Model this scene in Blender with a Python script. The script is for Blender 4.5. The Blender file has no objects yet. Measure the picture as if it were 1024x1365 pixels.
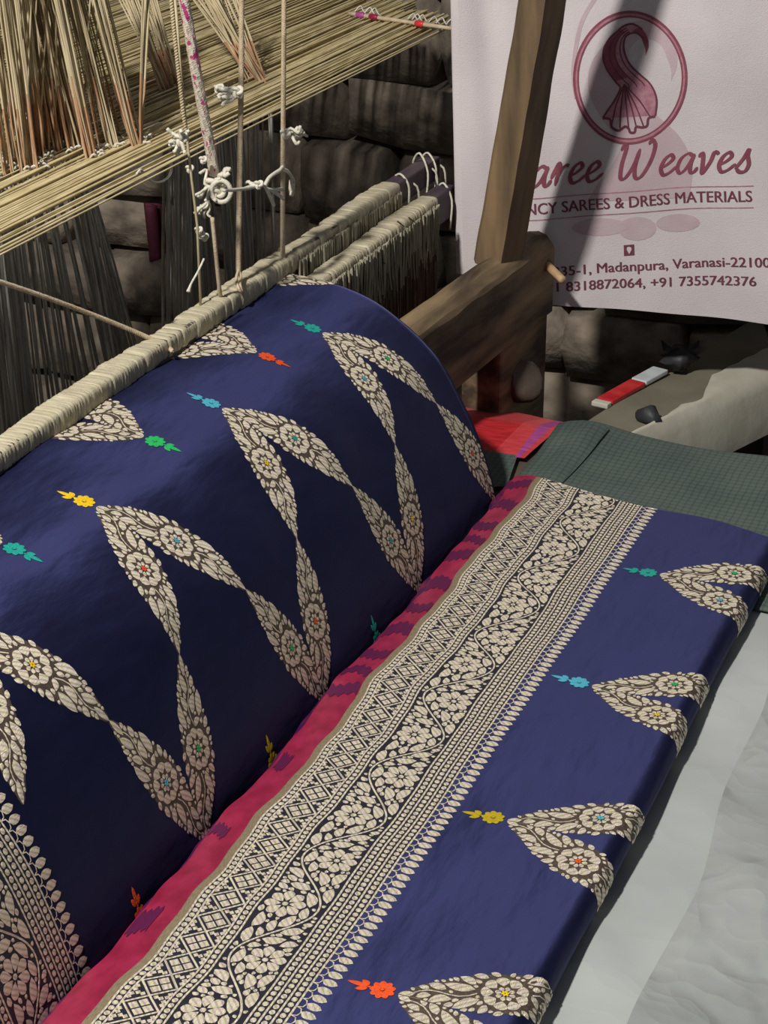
import bpy, bmesh, math, random
import numpy as np
from mathutils import Vector, Matrix, noise
random.seed(7); rng = np.random.default_rng(7)
SC = bpy.context.scene
COL = SC.collection
PI = math.pi

# ------------------------------------------------------------------ camera, world, lamp, exposure
F, CX, CY, H = 2600.0, 512.0, 682.5, 0.65
PITCH = math.atan2(1217.5, F)
YAW = math.atan2(1178.0, math.hypot(1217.5, F))
cd = bpy.data.cameras.new('camera'); cam = bpy.data.objects.new('camera', cd); COL.objects.link(cam)
cam.location = (0, 0, H); cam.rotation_euler = (PI/2 - PITCH, 0, YAW)
cd.sensor_fit = 'VERTICAL'; cd.sensor_height = 36; cd.sensor_width = 27; cd.lens = F/1365*36
cd.clip_start = 0.02
SC.camera = cam
w = bpy.data.worlds.new('world'); SC.world = w; w.use_nodes = True
bgn = w.node_tree.nodes['Background']; bgn.inputs[0].default_value = (0.80, 0.88, 1.0, 1); bgn.inputs[1].default_value = 0.11
ld = bpy.data.lights.new('ceiling_bulb_offscreen', 'POINT'); lamp = bpy.data.objects.new('ceiling_bulb_offscreen', ld); COL.objects.link(lamp)
lamp.location = (-0.74, -0.16, 1.78); ld.energy = 216; ld.shadow_soft_size = 0.054; ld.color = (1.0, 0.97, 0.90)
SC.view_settings.view_transform = 'Standard'; SC.view_settings.look = 'None'
SC.view_settings.exposure = 0.0; SC.view_settings.gamma = 1; SC.view_settings.use_curve_mapping = False

# ------------------------------------------------------------------ pixel -> place helpers
hd = np.array([-math.sin(YAW), math.cos(YAW), 0]); rt = np.array([math.cos(YAW), math.sin(YAW), 0]); up = np.array([0, 0, 1.0])
fw = hd*math.cos(PITCH) - up*math.sin(PITCH); cu = hd*math.sin(PITCH) + up*math.cos(PITCH)
EYE = np.array([0, 0, H])
def ray(x, y): return fw + rt*(x-CX)/F - cu*(y-CY)/F
def at(x, y, X=None, Y=None, Z=None, D=None):
    d = ray(x, y)
    if X is not None: t = X/d[0]
    elif Y is not None: t = Y/d[1]
    elif Z is not None: t = (Z-H)/d[2]
    else: t = D/(d @ hd)
    return EYE + t*d

# ------------------------------------------------------------------ materials
MATS = {}
def lin(c): return tuple(((v/255)/12.92 if v/255 <= .04045 else ((v/255+.055)/1.055)**2.4) for v in c)
def mat(name, rgb, rough=.6, metal=0, rgb2=None, scale=40, detail=4, bump=0, bscale=200, stretch=(1, 1, 1), sheen=0, sheen_tint=(1, 1, 1),
        coord='Object', ramp=(.35, .65), spec=.5, sheen_rough=.4, bstretch=None, alpha=None, trans=0, aniso=0, rand=0):
    m = bpy.data.materials.new(name); m.use_nodes = True; nt = m.node_tree; N = nt.nodes; L = nt.links
    p = N['Principled BSDF']; p.inputs['Roughness'].default_value = rough; p.inputs['Metallic'].default_value = metal
    p.inputs['Specular IOR Level'].default_value = spec
    p.inputs['Base Color'].default_value = (*rgb, 1)
    if sheen:
        p.inputs['Sheen Weight'].default_value = sheen; p.inputs['Sheen Tint'].default_value = (*sheen_tint, 1); p.inputs['Sheen Roughness'].default_value = sheen_rough
    if trans: p.inputs['Transmission Weight'].default_value = trans
    tc = N.new('ShaderNodeTexCoord')
    def noise_at(sc, det, st):
        mp = N.new('ShaderNodeMapping'); mp.inputs['Scale'].default_value = st; L.new(tc.outputs[coord], mp.inputs['Vector'])
        n = N.new('ShaderNodeTexNoise'); n.inputs['Scale'].default_value = sc; n.inputs['Detail'].default_value = det
        L.new(mp.outputs[0], n.inputs['Vector']); return n
    if rgb2 is not None:
        n = noise_at(scale, detail, stretch)
        r = N.new('ShaderNodeValToRGB'); r.color_ramp.elements[0].position = ramp[0]; r.color_ramp.elements[1].position = ramp[1]
        r.color_ramp.elements[0].color = (*rgb, 1); r.color_ramp.elements[1].color = (*rgb2, 1)
        L.new(n.outputs['Fac'], r.inputs[0]); out = r.outputs[0]
        if rand:
            oi = N.new('ShaderNodeObjectInfo'); hs = N.new('ShaderNodeHueSaturation')
            mr = N.new('ShaderNodeMapRange'); mr.inputs['To Min'].default_value = 1-rand; mr.inputs['To Max'].default_value = 1+rand
            L.new(oi.outputs['Random'], mr.inputs['Value']); L.new(mr.outputs[0], hs.inputs['Value']); L.new(out, hs.inputs['Color']); out = hs.outputs[0]
        L.new(out, p.inputs['Base Color'])
    if bump:
        n2 = noise_at(bscale, 3, bstretch or stretch)
        b = N.new('ShaderNodeBump'); b.inputs['Strength'].default_value = bump; b.inputs['Distance'].default_value = .002
        L.new(n2.outputs['Fac'], b.inputs['Height']); L.new(b.outputs[0], p.inputs['Normal'])
    MATS[name] = m
    return m
def silk_aniso(m, an, tint):
    nt = m.node_tree; p = nt.nodes['Principled BSDF']; tg = nt.nodes.new('ShaderNodeTangent'); tg.direction_type = 'UV_MAP'; tg.uv_map = 'uv'
    nt.links.new(tg.outputs[0], p.inputs['Tangent']); p.inputs['Anisotropic'].default_value = an; p.inputs['Specular Tint'].default_value = (*tint, 1)
    N = nt.nodes; L = nt.links; tc = N.new('ShaderNodeTexCoord'); mp = N.new('ShaderNodeMapping'); mp.inputs['Rotation'].default_value = (0, 0, .5); mp.inputs['Scale'].default_value = (1, 2.4, 1); L.new(tc.outputs['UV'], mp.inputs['Vector'])
    n = N.new('ShaderNodeTexNoise'); n.inputs['Scale'].default_value = 15; n.inputs['Detail'].default_value = 2.5; n.inputs['Roughness'].default_value = .5; L.new(mp.outputs[0], n.inputs['Vector'])
    b = N.new('ShaderNodeBump'); b.inputs['Strength'].default_value = .22; b.inputs['Distance'].default_value = .008
    L.new(n.outputs['Fac'], b.inputs['Height']); old = p.inputs['Normal'].links[0].from_node; L.new(b.outputs[0], old.inputs['Normal'])
def zari_aniso():
    nt = MATS['zari'].node_tree; p = nt.nodes['Principled BSDF']; tg = nt.nodes.new('ShaderNodeTangent'); tg.direction_type = 'UV_MAP'; tg.uv_map = 'uv'
    nt.links.new(tg.outputs[0], p.inputs['Tangent']); p.inputs['Anisotropic'].default_value = .8
silk_aniso(mat('navy_silk', (.0028, .0033, .0115), .58, 0, (.0052, .0062, .021), 30, 5, .12, 60, (1, 3, 1), .08, (.40, .42, 1.0), coord='UV', ramp=(.3, .7), spec=.85), .85, (.31, .345, 1.0))
mat('zari', (.86, .74, .655), .53, .74, (1.0, .95, .89), 700, 3, .5, 900, coord='UV', stretch=(.35, 2.2, 1), ramp=(.3, .62))
mat('border_ground', (.010, .010, .020), .55, 0, (.018, .016, .026), 200, 3, .2, 200, coord='UV')
mat('motif_thread_ground', (.060, .042, .034), .6, .2, (.11, .08, .06), 600, 2, coord='UV')
mat('zari_dull', (.26, .20, .12), .5, .45, (.42, .34, .22), 900, 2, .3, 900, coord='UV', stretch=(.3, 3, 1))
mat('maroon_silk', (.22, .008, .035), .42, 0, (.32, .016, .06), 60, 4, .25, 90, coord='UV', stretch=(1.5, 1, 1), sheen=.3, sheen_tint=(1, .3, .5))
mat('maroon_shot', (.045, .006, .06), .45, 0, (.15, .008, .045), 90, 4, .25, 90, coord='UV', ramp=(.4, .6))
for n_, c_ in dict(yellow=(245, 200, 20), teal=(25, 165, 150), green=(35, 185, 95), orange=(240, 85, 30), aqua=(80, 180, 205), mustard=(190, 165, 20)).items():
    c = lin(c_); mat('thread_'+n_, tuple(v*.75 for v in c), .6, 0, c, 900, 2, .3, 900)
mat('worn_wood', (.050, .032, .020), .75, 0, (.36, .25, .135), 38, 8, .8, 70, (1, .16, 1), ramp=(.36, .66))
mat('post_wood', (.045, .030, .020), .75, 0, (.26, .17, .09), 34, 8, .8, 70, (1, 1, .14), ramp=(.34, .68))
mat('dark_wood', (.050, .037, .028), .8, 0, (.11, .08, .06), 40, 6, .5, 80, (1, .2, 1))
mat('purple_wood', (.055, .036, .05), .7, 0, (.11, .08, .09), 60, 5, .4, 90, (1, .2, 1))
mat('peg_wood', (.42, .26, .13), .6, 0, (.6, .42, .25), 90, 4, .3, 90)
mat('stone', (.09, .072, .058), .95, 0, (.32, .26, .205), 3.5, 9, 1.0, 9, (1.5, 1, 1), ramp=(.3, .72), rand=.35)
mat('mortar', (.055, .047, .040), 1, 0, (.10, .086, .072), 30, 6, .8, 60)
mat('side_wall', (.060, .053, .047), 1, 0, (.11, .097, .085), 8, 6, .6, 40)  # plain mottled grey-brown for the left wall
mat('earth_floor', (.060, .048, .038), 1, 0, (.11, .09, .072), 10, 6, .6, 40)
mat('yarn_wrap', (.45, .39, .26), .85, 0, (.70, .63, .46), 60, 5, .5, 600, (1, 7, 1), ramp=(.3, .7))
mat('heald_pale', (.28, .25, .18), .9, 0, (.56, .51, .39), 30, 5, 0, 100, (1, 8, .6))
mat('heald_brown', (.13, .085, .06), .9, 0, (.30, .24, .18), 40, 5, 0, 100, (1, 8, .6))
mat('cord_gold', (.50, .40, .20), .8, 0, (.74, .62, .37), 60, 3, 0, 100, (4, .6, 1))
mat('cord_grey', (.48, .47, .43), .9, 0, (.74, .72, .66), 50, 3, 0, 100, (4, 4, .5))
mat('cord_beige', (.47, .38, .23), .85, 0, (.62, .52, .34), 30, 3, 0, 100)
mat('cord_orange', (.40, .21, .11), .85, 0, (.54, .34, .20), 50, 3, 0, 100)
mat('cord_tan', (.50, .38, .25), .85, 0, (.64, .52, .37), 90, 3, .4, 900)
mat('cotton_white', (.62, .58, .48), .9, 0, (.78, .74, .64), 200, 3, .4, 900)
mat('rope_pink', (.68, .60, .50), .85, 0, (.50, .06, .22), 240, 1, .5, 900, ramp=(.60, .63), stretch=(1, 1, .5))
mat('bag_cloth', (.66, .59, .61), .85, 0, (.76, .69, .71), 14, 4, .25, 900, ramp=(.3, .7))
mat('bag_ghost', (.58, .44, .48), .85, 0, (.63, .49, .53), 40, 3, .2, 900)
mat('print_maroon', (.25, .060, .095), .8, 0, (.31, .085, .12), 90, 3, .2, 900)
mat('print_dark', (.16, .042, .068), .8, 0, (.20, .055, .085), 90, 3, .2, 900)
mat('print_rose', (.42, .17, .23), .8, 0, (.52, .27, .32), 200, 3, .2, 900)
mat('red_silk', (.38, .008, .012), .45, 0, (.62, .018, .03), 60, 4, .3, 120, (1, 6, 1), sheen=.3, sheen_tint=(1, .4, .4))
mat('red_silk_pale', (.55, .03, .04), .45, 0, (.66, .06, .07), 60, 4, .3, 120, (1, 6, 1), sheen=.3, sheen_tint=(1, .4, .4))
mat('magenta_silk', (.36, .05, .24), .45, 0, (.46, .09, .30), 60, 4, .3, 120, (1, 6, 1))
mat('plastic_film', (.25, .265, .26), .36, 0, (.36, .375, .37), 9, 5, .55, 30, ramp=(.3, .7), spec=.5)
mat('plastic_sheet', (.38, .40, .395), .45, 0, (.44, .46, .455), 7, 4, .2, 24, spec=.5)
mat('cream_paper', (.48, .45, .36), .8, 0, (.60, .57, .48), 20, 4, .3, 60)
mat('olive_card', (.16, .145, .10), .85, 0, (.22, .20, .15), 18, 4, .2, 60)
mat('packet_red', (.55, .02, .03), .4, 0, (.68, .05, .05), 60, 2)
mat('packet_white', (.55, .60, .62), .4, 0, (.68, .72, .74), 60, 2)
mat('black_plastic', (.02, .021, .026), .55, 0, (.045, .047, .055), 40, 4, .6, 90)
mat('maroon_cloth', (.075, .009, .026), .8, 0, (.12, .014, .04), 30, 3)
mat('iron', (.05, .045, .045), .5, .6, (.1, .09, .085), 60, 3)
def green_cotton():
    m = mat('green_cotton', (.062, .088, .078), .8, 0, (.090, .120, .106), 16, 5)
    nt = m.node_tree; N = nt.nodes; L = nt.links; p = N['Principled BSDF']
    tc = N.new('ShaderNodeTexCoord'); base = p.inputs['Base Color'].links[0].from_socket
    last = base
    for ax, sc in (('X', 55), ('Y', 48)):
        wv = N.new('ShaderNodeTexWave'); wv.bands_direction = ax; wv.inputs['Scale'].default_value = sc; wv.inputs['Distortion'].default_value = 1.5; wv.inputs['Detail'].default_value = 2
        L.new(tc.outputs['Object'], wv.inputs['Vector'])
        mr = N.new('ShaderNodeMapRange'); mr.inputs['From Min'].default_value = .0; mr.inputs['From Max'].default_value = .35; mr.inputs['To Min'].default_value = .74; mr.inputs['To Max'].default_value = 1
        L.new(wv.outputs['Fac'], mr.inputs['Value'])
        mx = N.new('ShaderNodeMix'); mx.data_type = 'RGBA'; mx.blend_type = 'MULTIPLY'; mx.inputs['Factor'].default_value = 1
        L.new(last, mx.inputs['A']); L.new(mr.outputs[0], mx.inputs['B']); last = mx.outputs['Result']
    L.new(last, p.inputs['Base Color'])
green_cotton()
def crumple(name, sc, st):
    nt = MATS[name].node_tree; N = nt.nodes; L = nt.links; p = N['Principled BSDF']; tc = N.new('ShaderNodeTexCoord')
    n = N.new('ShaderNodeTexNoise'); n.inputs['Scale'].default_value = 9; n.inputs['Detail'].default_value = 3; L.new(tc.outputs['Object'], n.inputs['Vector'])
    mx = N.new('ShaderNodeMix'); mx.data_type = 'RGBA'; mx.blend_type = 'LINEAR_LIGHT'; mx.inputs['Factor'].default_value = .10; L.new(tc.outputs['Object'], mx.inputs['A']); L.new(n.outputs['Color'], mx.inputs['B'])
    last = p.inputs['Normal'].links[0].from_node
    for k in (1, 2.6):
        v = N.new('ShaderNodeTexVoronoi'); v.inputs['Scale'].default_value = sc*k; L.new(mx.outputs['Result'], v.inputs['Vector'])
        b = N.new('ShaderNodeBump'); b.inputs['Strength'].default_value = st; b.inputs['Distance'].default_value = .010/k; L.new(v.outputs['Distance'], b.inputs['Height'])
        L.new(b.outputs[0], last.inputs['Normal']); last = b
crumple('plastic_film', 11, .55); crumple('plastic_sheet', 7, .25)
# zari gets faint pink / green / yellow shimmer of mixed metallic threads
def shimmer(name):
    nt = MATS[name].node_tree; N = nt.nodes; L = nt.links; p = N['Principled BSDF']
    tc = N.new('ShaderNodeTexCoord'); n = N.new('ShaderNodeTexNoise'); n.inputs['Scale'].default_value = 420; n.inputs['Detail'].default_value = 2
    L.new(tc.outputs['UV'], n.inputs['Vector'])
    r = N.new('ShaderNodeValToRGB'); e = r.color_ramp.elements
    e[0].position = .30; e[0].color = (1, .78, .82, 1); e[1].position = .7; e[1].color = (.86, 1, .72, 1)
    k = e.new(.45); k.color = (1, .97, .95, 1); k = e.new(.56); k.color = (1, .95, .66, 1)
    L.new(n.outputs['Fac'], r.inputs[0])
    mx = N.new('ShaderNodeMix'); mx.data_type = 'RGBA'; mx.blend_type = 'MULTIPLY'; mx.inputs['Factor'].default_value = .8
    L.new(p.inputs['Base Color'].links[0].from_socket, mx.inputs['A']); L.new(r.outputs[0], mx.inputs['B']); L.new(mx.outputs['Result'], p.inputs['Base Color'])
shimmer('zari'); zari_aniso()
def hatch(name):
    nt = MATS[name].node_tree; N = nt.nodes; L = nt.links; p = N['Principled BSDF']
    tc = N.new('ShaderNodeTexCoord'); wv = N.new('ShaderNodeTexWave'); wv.bands_direction = 'DIAGONAL'; wv.inputs['Scale'].default_value = 150; wv.inputs['Distortion'].default_value = 3; wv.inputs['Detail'].default_value = 1; wv.inputs['Detail Scale'].default_value = .6
    L.new(tc.outputs['UV'], wv.inputs['Vector'])
    mr = N.new('ShaderNodeMapRange'); mr.inputs['From Min'].default_value = .05; mr.inputs['From Max'].default_value = .55; mr.inputs['To Min'].default_value = .70; mr.inputs['To Max'].default_value = 1
    L.new(wv.outputs['Fac'], mr.inputs['Value'])
    mx = N.new('ShaderNodeMix'); mx.data_type = 'RGBA'; mx.blend_type = 'MULTIPLY'; mx.inputs['Factor'].default_value = 1
    L.new(p.inputs['Base Color'].links[0].from_socket, mx.inputs['A']); L.new(mr.outputs[0], mx.inputs['B']); L.new(mx.outputs['Result'], p.inputs['Base Color'])
hatch('zari')

# ------------------------------------------------------------------ mesh helpers
class MB:
    def __init__(s): s.v = []; s.f = []; s.uv = {}
    def add(s, pts, faces, uvs=None):
        o = len(s.v); s.v.extend([tuple(map(float, p)) for p in pts]); s.f.extend([tuple(i+o for i in f) for f in faces])
        if uvs is not None:
            for i, u in enumerate(uvs): s.uv[o+i] = u
        return o
    def tube(s, pts, r, n=6, cap=True):
        pts = [np.array(p, float) for p in pts]; m = len(pts)
        rs = [r]*m if np.isscalar(r) else r
        V = []; prev = None
        for i in range(m):
            d = pts[min(i+1, m-1)] - pts[max(i-1, 0)]; d = d/(np.linalg.norm(d)+1e-12)
            if prev is None:
                a = np.array([0, 0, 1.]) if abs(d[2]) < .9 else np.array([1., 0, 0]); prev = np.cross(d, a)
            e1 = prev - d*(prev @ d); e1 /= (np.linalg.norm(e1)+1e-12); e2 = np.cross(d, e1); prev = e1
            for k in range(n):
                a = 2*PI*k/n; V.append(pts[i] + rs[i]*(math.cos(a)*e1 + math.sin(a)*e2))
        Fc = [(i*n+k, i*n+(k+1) % n, (i+1)*n+(k+1) % n, (i+1)*n+k) for i in range(m-1) for k in range(n)]
        if cap: Fc += [tuple(range(n))[::-1], tuple((m-1)*n+k for k in range(n))]
        s.add(V, Fc)
    def box(s, c, half, ex=(1, 0, 0), ey=(0, 1, 0), ez=(0, 0, 1)):
        c = np.array(c, float); ex, ey, ez = [np.array(e, float) for e in (ex, ey, ez)]
        V = [c + ex*half[0]*a + ey*half[1]*b + ez*half[2]*d for d in (-1, 1) for b in (-1, 1) for a in (-1, 1)]
        s.add(V, [(0, 2, 3, 1), (4, 5, 7, 6), (0, 1, 5, 4), (2, 6, 7, 3), (0, 4, 6, 2), (1, 3, 7, 5)])
    def grid(s, fn, us, vs, flip=False):
        V = [fn(u, v) for u in us for v in vs]; n = len(vs)
        Fc = [(i*n+j, (i+1)*n+j, (i+1)*n+j+1, i*n+j+1) for i in range(len(us)-1) for j in range(n-1)]
        if flip: Fc = [f[::-1] for f in Fc]
        s.add(V, Fc, [(u, v) for u in us for v in vs])
    # flat raised pieces on a cloth: mp(a, s, h) -> point
    def poly(s, pts, mp, off=.00035, dome=.00025):
        c = np.mean(pts, axis=0); n = len(pts)
        V = [mp(p[0], p[1], off) for p in pts] + [mp(c[0], c[1], off+dome)]
        ar = sum(pts[i][0]*pts[(i+1) % n][1]-pts[(i+1) % n][0]*pts[i][1] for i in range(n))
        Fc = [(i, (i+1) % n, n) for i in range(n)]
        if ar*getattr(mp, 'sign', 1) < 0: Fc = [f[::-1] for f in Fc]
        sw = getattr(mp, 'swap', False); s.add(V, Fc, [((p[1], p[0]) if sw else tuple(p)) for p in list(pts) + [c]])
    def ribbon(s, pts, wd, mp, off=.00035):
        pts = np.array(pts, float); m = len(pts); ws = [wd]*m if np.isscalar(wd) else wd
        V = []; U = []
        for i in range(m):
            d = pts[min(i+1, m-1)]-pts[max(i-1, 0)]; d = d/(np.linalg.norm(d)+1e-12); nn = np.array([-d[1], d[0]])
            for sg in (1, 0, -1):
                q = pts[i]+nn*ws[i]/2*sg; V.append(mp(q[0], q[1], off+(.0001 if sg == 0 else 0))); U.append((q[1], q[0]) if getattr(mp, 'swap', False) else tuple(q))
        Fc = []
        for i in range(m-1):
            for k in (0, 1): Fc.append((i*3+k, i*3+k+1, i*3+k+4, i*3+k+3))
        if getattr(mp, 'sign', 1) < 0: Fc = [f[::-1] for f in Fc]
        s.add(V, Fc, U)
    def build(s, name, m, parent=None, smooth=True, bevel=0, seg=2):
        me = bpy.data.meshes.new(name); me.from_pydata(s.v, [], s.f)
        if s.uv:
            uvl = me.uv_layers.new(name='uv'); li = np.zeros(len(me.loops), int); me.loops.foreach_get('vertex_index', li)
            arr = np.array([s.uv.get(i, (0, 0)) for i in range(len(s.v))]); uvl.data.foreach_set('uv', arr[li].astype(np.float32).ravel())
        if bevel:
            bm = bmesh.new(); bm.from_mesh(me); bmesh.ops.bevel(bm, geom=bm.edges[:], offset=bevel, segments=seg, affect='EDGES', profile=.6); bm.to_mesh(me); bm.free()
        for mm in (m if isinstance(m, (list, tuple)) else [m]): me.materials.append(MATS[mm])
        if smooth: me.polygons.foreach_set('use_smooth', [True]*len(me.polygons))
        me.update()
        o = bpy.data.objects.new(name, me); COL.objects.link(o)
        if parent is not None:
            o.parent = parent
            if parent.type == 'EMPTY': o.location = -parent.location
        return o
def tag(o, label=None, cat=None, group=None, kind=None):
    if label: o['label'] = label
    if cat: o['category'] = cat
    if group: o['group'] = group
    if kind: o['kind'] = kind
    return o
def thing(name, label, cat, loc=(0, 0, 0), group=None):
    o = bpy.data.objects.new(name, None); COL.objects.link(o); o.location = Vector(tuple(map(float, loc))); o.empty_display_size = .02
    return tag(o, label, cat, group)
def crom(P, n=8, closed=False):
    P = [np.array(p, float) for p in P]; out = []; m = len(P)
    for i in range(m if closed else m-1):
        g = (lambda k: P[k % m]) if closed else (lambda k: P[min(max(k, 0), m-1)])
        a, b, c, d = g(i-1), g(i), g(i+1), g(i+2)
        for j in range(n):
            t = j/n; out.append(.5*((2*b)+(-a+c)*t+(2*a-5*b+4*c-d)*t*t+(-a+3*b-3*c+d)*t**3))
    if not closed: out.append(P[-1])
    return out

# ------------------------------------------------------------------ the setting
b = MB(); b.box((-.4, 1.0, -.42), (1.6, 1.9, .02)); tag(b.build('floor', 'earth_floor', smooth=False), kind='structure')
WALLY = 2.16
b = MB(); b.box((-.5, WALLY+.06, .35), (1.2, .05, .80)); wall = tag(b.build('wall_back', 'mortar', smooth=False), kind='structure')
b = MB(); b.box((-1.55, 1.2, .35), (.04, 1.6, .80)); tag(b.build('wall_left', 'side_wall', smooth=False), kind='structure')
# rough stones of the back wall, each its own piece
def stone_mesh(i):
    bm = bmesh.new(); bmesh.ops.create_cube(bm, size=1)
    bmesh.ops.subdivide_edges(bm, edges=bm.edges[:], cuts=1, use_grid_fill=True)
    for v in bm.verts:
        k = 1.0 - .055*(sum(abs(abs(c)-.5) < 1e-4 for c in v.co)-1)
        v.co = v.co*k + Vector(noise.noise_vector(v.co*2.1+Vector((i*7.3, i*3.1, i)))) * .07
    me = bpy.data.meshes.new('stone'); bm.to_mesh(me); bm.free(); me.materials.append(MATS['stone'])
    me.polygons.foreach_set('use_smooth', [True]*len(me.polygons)); return me
SM = [stone_mesh(i) for i in range(8)]
z = -.40; row = 0
while z < .50:
    hgt = random.uniform(.07, .125); x = -1.45 + random.uniform(-.08, 0)
    while x < .05:
        wd = random.uniform(.09, .24)
        o = bpy.data.objects.new('stone', random.choice(SM)); COL.objects.link(o); o.parent = wall
        o.scale = (wd*1.06, random.uniform(.085, .125), hgt*1.05)
        o.location = (x+wd/2, WALLY+.015+random.uniform(-.014, .006), z+hgt/2); o.rotation_euler = (random.uniform(-.04, .04), random.uniform(-.09, .09), random.uniform(-.07, .07))
        x += wd+.006
    z += hgt+.004; row += 1

# bench that carries everything in front
BZ = -.026
bench = thing('work_bench', 'dark wooden bench boards under the folded silk, green cloth and plastic', 'bench', (-.1, .85, -.40))
xs = [-.60, -.42, -.22, -.02, .18, .40]
for i in range(5):
    b = MB(); b.box(((xs[i]+xs[i+1])/2, .86, BZ-.018), ((xs[i+1]-xs[i])/2-.0015, .685, .0175)); b.build('board', 'dark_wood', bench, False, .002)
for x in (-.55, .34):
    for y in (.25, 1.48):
        b = MB(); b.box((x, y, (BZ-.036-.40)/2), (.03, .03, (BZ-.036+.40)/2)); b.build('leg', 'dark_wood', bench, False, .003)

# ------------------------------------------------------------------ cloth maps
prof = crom([(-.4625, -.022), (-.466, -.006), (-.471, .010), (-.479, .032), (-.49, .057), (-.506, .086), (-.522, .106), (-.545, .126), (-.571, .140), (-.61, .1495), (-.645, .152), (-.664, .150)], 14)
prof = np.array(prof); pl = np.r_[0, np.cumsum(np.hypot(*np.diff(prof, axis=0).T))]
i0 = np.argmin(np.abs(prof[:, 1]+.004)*(prof[:, 0] > -.5) + 9*(prof[:, 0] < -.5)); pl = pl - pl[i0]
TMIN, TMAX = pl[0], pl[-1]
tanx = np.gradient(prof[:, 0], pl); tanz = np.gradient(prof[:, 1], pl)
def wob(y, t):
    e = 1/(1+math.exp(-(t-.06)/.03))
    return (.0011*math.sin(y*21+t*17) + .0009*math.sin(y*47-t*31+1.3) + .0006*math.sin(y*13+t*75+.4) + .0007*math.sin(y*88+t*20)*math.sin(t*40))*e
def rollmap(y, t, h=0):
    t = min(max(t, TMIN), TMAX)
    x = np.interp(t, pl, prof[:, 0]); zz = np.interp(t, pl, prof[:, 1]); tx = np.interp(t, pl, tanx); tz = np.interp(t, pl, tanz)
    l = math.hypot(tx, tz); nx, nz = tz/l, -tx/l
    k = h + wob(y, t)
    return np.array([x+nx*k, y, zz+nz*k])
rollmap.sign = 1
XF, RF = -.2385, .0105
def yend(a): return 1.394 - .17*(a+.453) + .003*math.sin(a*40)
def tz_(a, y): return .0008*math.sin(y*23+a*9) + .0006*math.sin(y*51-a*40+1) + .0005*math.sin(a*70+y*11)
def tabmap(a, y, h=0):
    y = min(y, yend(a) - (.0006 if h else 0))
    e = max(0, min(1, (-.33-a)/.12)); xo = e*(.0016*math.sin(y*34+.6) + .0012*math.sin(y*71) + .0007*math.sin(y*150))
    zr = tz_(a, y)
    if a <= XF: return np.array([a+xo, y, zr+h])
    g = min((a-XF)/RF, PI*.98); r = RF+h
    wv = .0012*math.sin(y*19+2)
    return np.array([XF+r*math.sin(g)+wv*math.sin(g), y, zr-RF+r*math.cos(g)])
tabmap.sign = 1; tabmap.swap = True

# ------------------------------------------------------------------ motif drawing
def leafpts(p0, p1, wd, bend=0, n=6, fat=.75):
    p0 = np.array(p0, float); p1 = np.array(p1, float); d = p1-p0; L = np.linalg.norm(d); nn = np.array([-d[1], d[0]])/(L+1e-12)
    A = []; B = []
    for i in range(n+1):
        q = i/n; c = p0+d*q+nn*bend*math.sin(PI*q)
        k = wd*math.sin(PI*min(1, q*.97+.015))**fat * (1.15-.3*q)
        A.append(c+nn*k); B.append(c-nn*k)
    return [A[0]] + A[1:-1] + [p1] + B[1:-1][::-1]
def petal(c, ang, r0, r1, wd, n=5):
    c = np.array(c, float); d = np.array([math.cos(ang), math.sin(ang)]); nn = np.array([-d[1], d[0]])
    P = [c+d*r0]
    for i in range(1, n+1):
        q = i/n; P.append(c+d*(r0+(r1-r0)*min(1, q*.92))+nn*wd*math.sin(PI*.5*min(1, q*1.4))*(1 if q < .95 else .55))
    P.append(c+d*r1)
    for i in range(n, 0, -1):
        q = i/n; P.append(c+d*(r0+(r1-r0)*min(1, q*.92))-nn*wd*math.sin(PI*.5*min(1, q*1.4))*(1 if q < .95 else .55))
    return P
def flower(mb, c, r, mp, n=8, rot=0, hole=.18, sq=1.0):
    for k in range(n):
        P = petal(c, rot+2*PI*k/n, r*hole, r, r*.80*math.tan(PI/n)*.95)
        mb.poly(P, mp)
def disc(mb, c, r, mp, n=8, off=.0007):
    mb.poly([(c[0]+r*math.cos(2*PI*k/n), c[1]+r*math.sin(2*PI*k/n)) for k in range(n)], mp, off)
AL = .1126; AXD = np.array([.0455, -.103])/AL     # one arm from tip to pinch, in (along cloth, down cloth)
def arm_w(x):
    q = x/AL
    return .0006 + .0158*(math.sin(PI*min(1, q)**1.02)**.80)*(1.0 if q < .5 else 1-.15*(q-.5)/.5)
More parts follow.
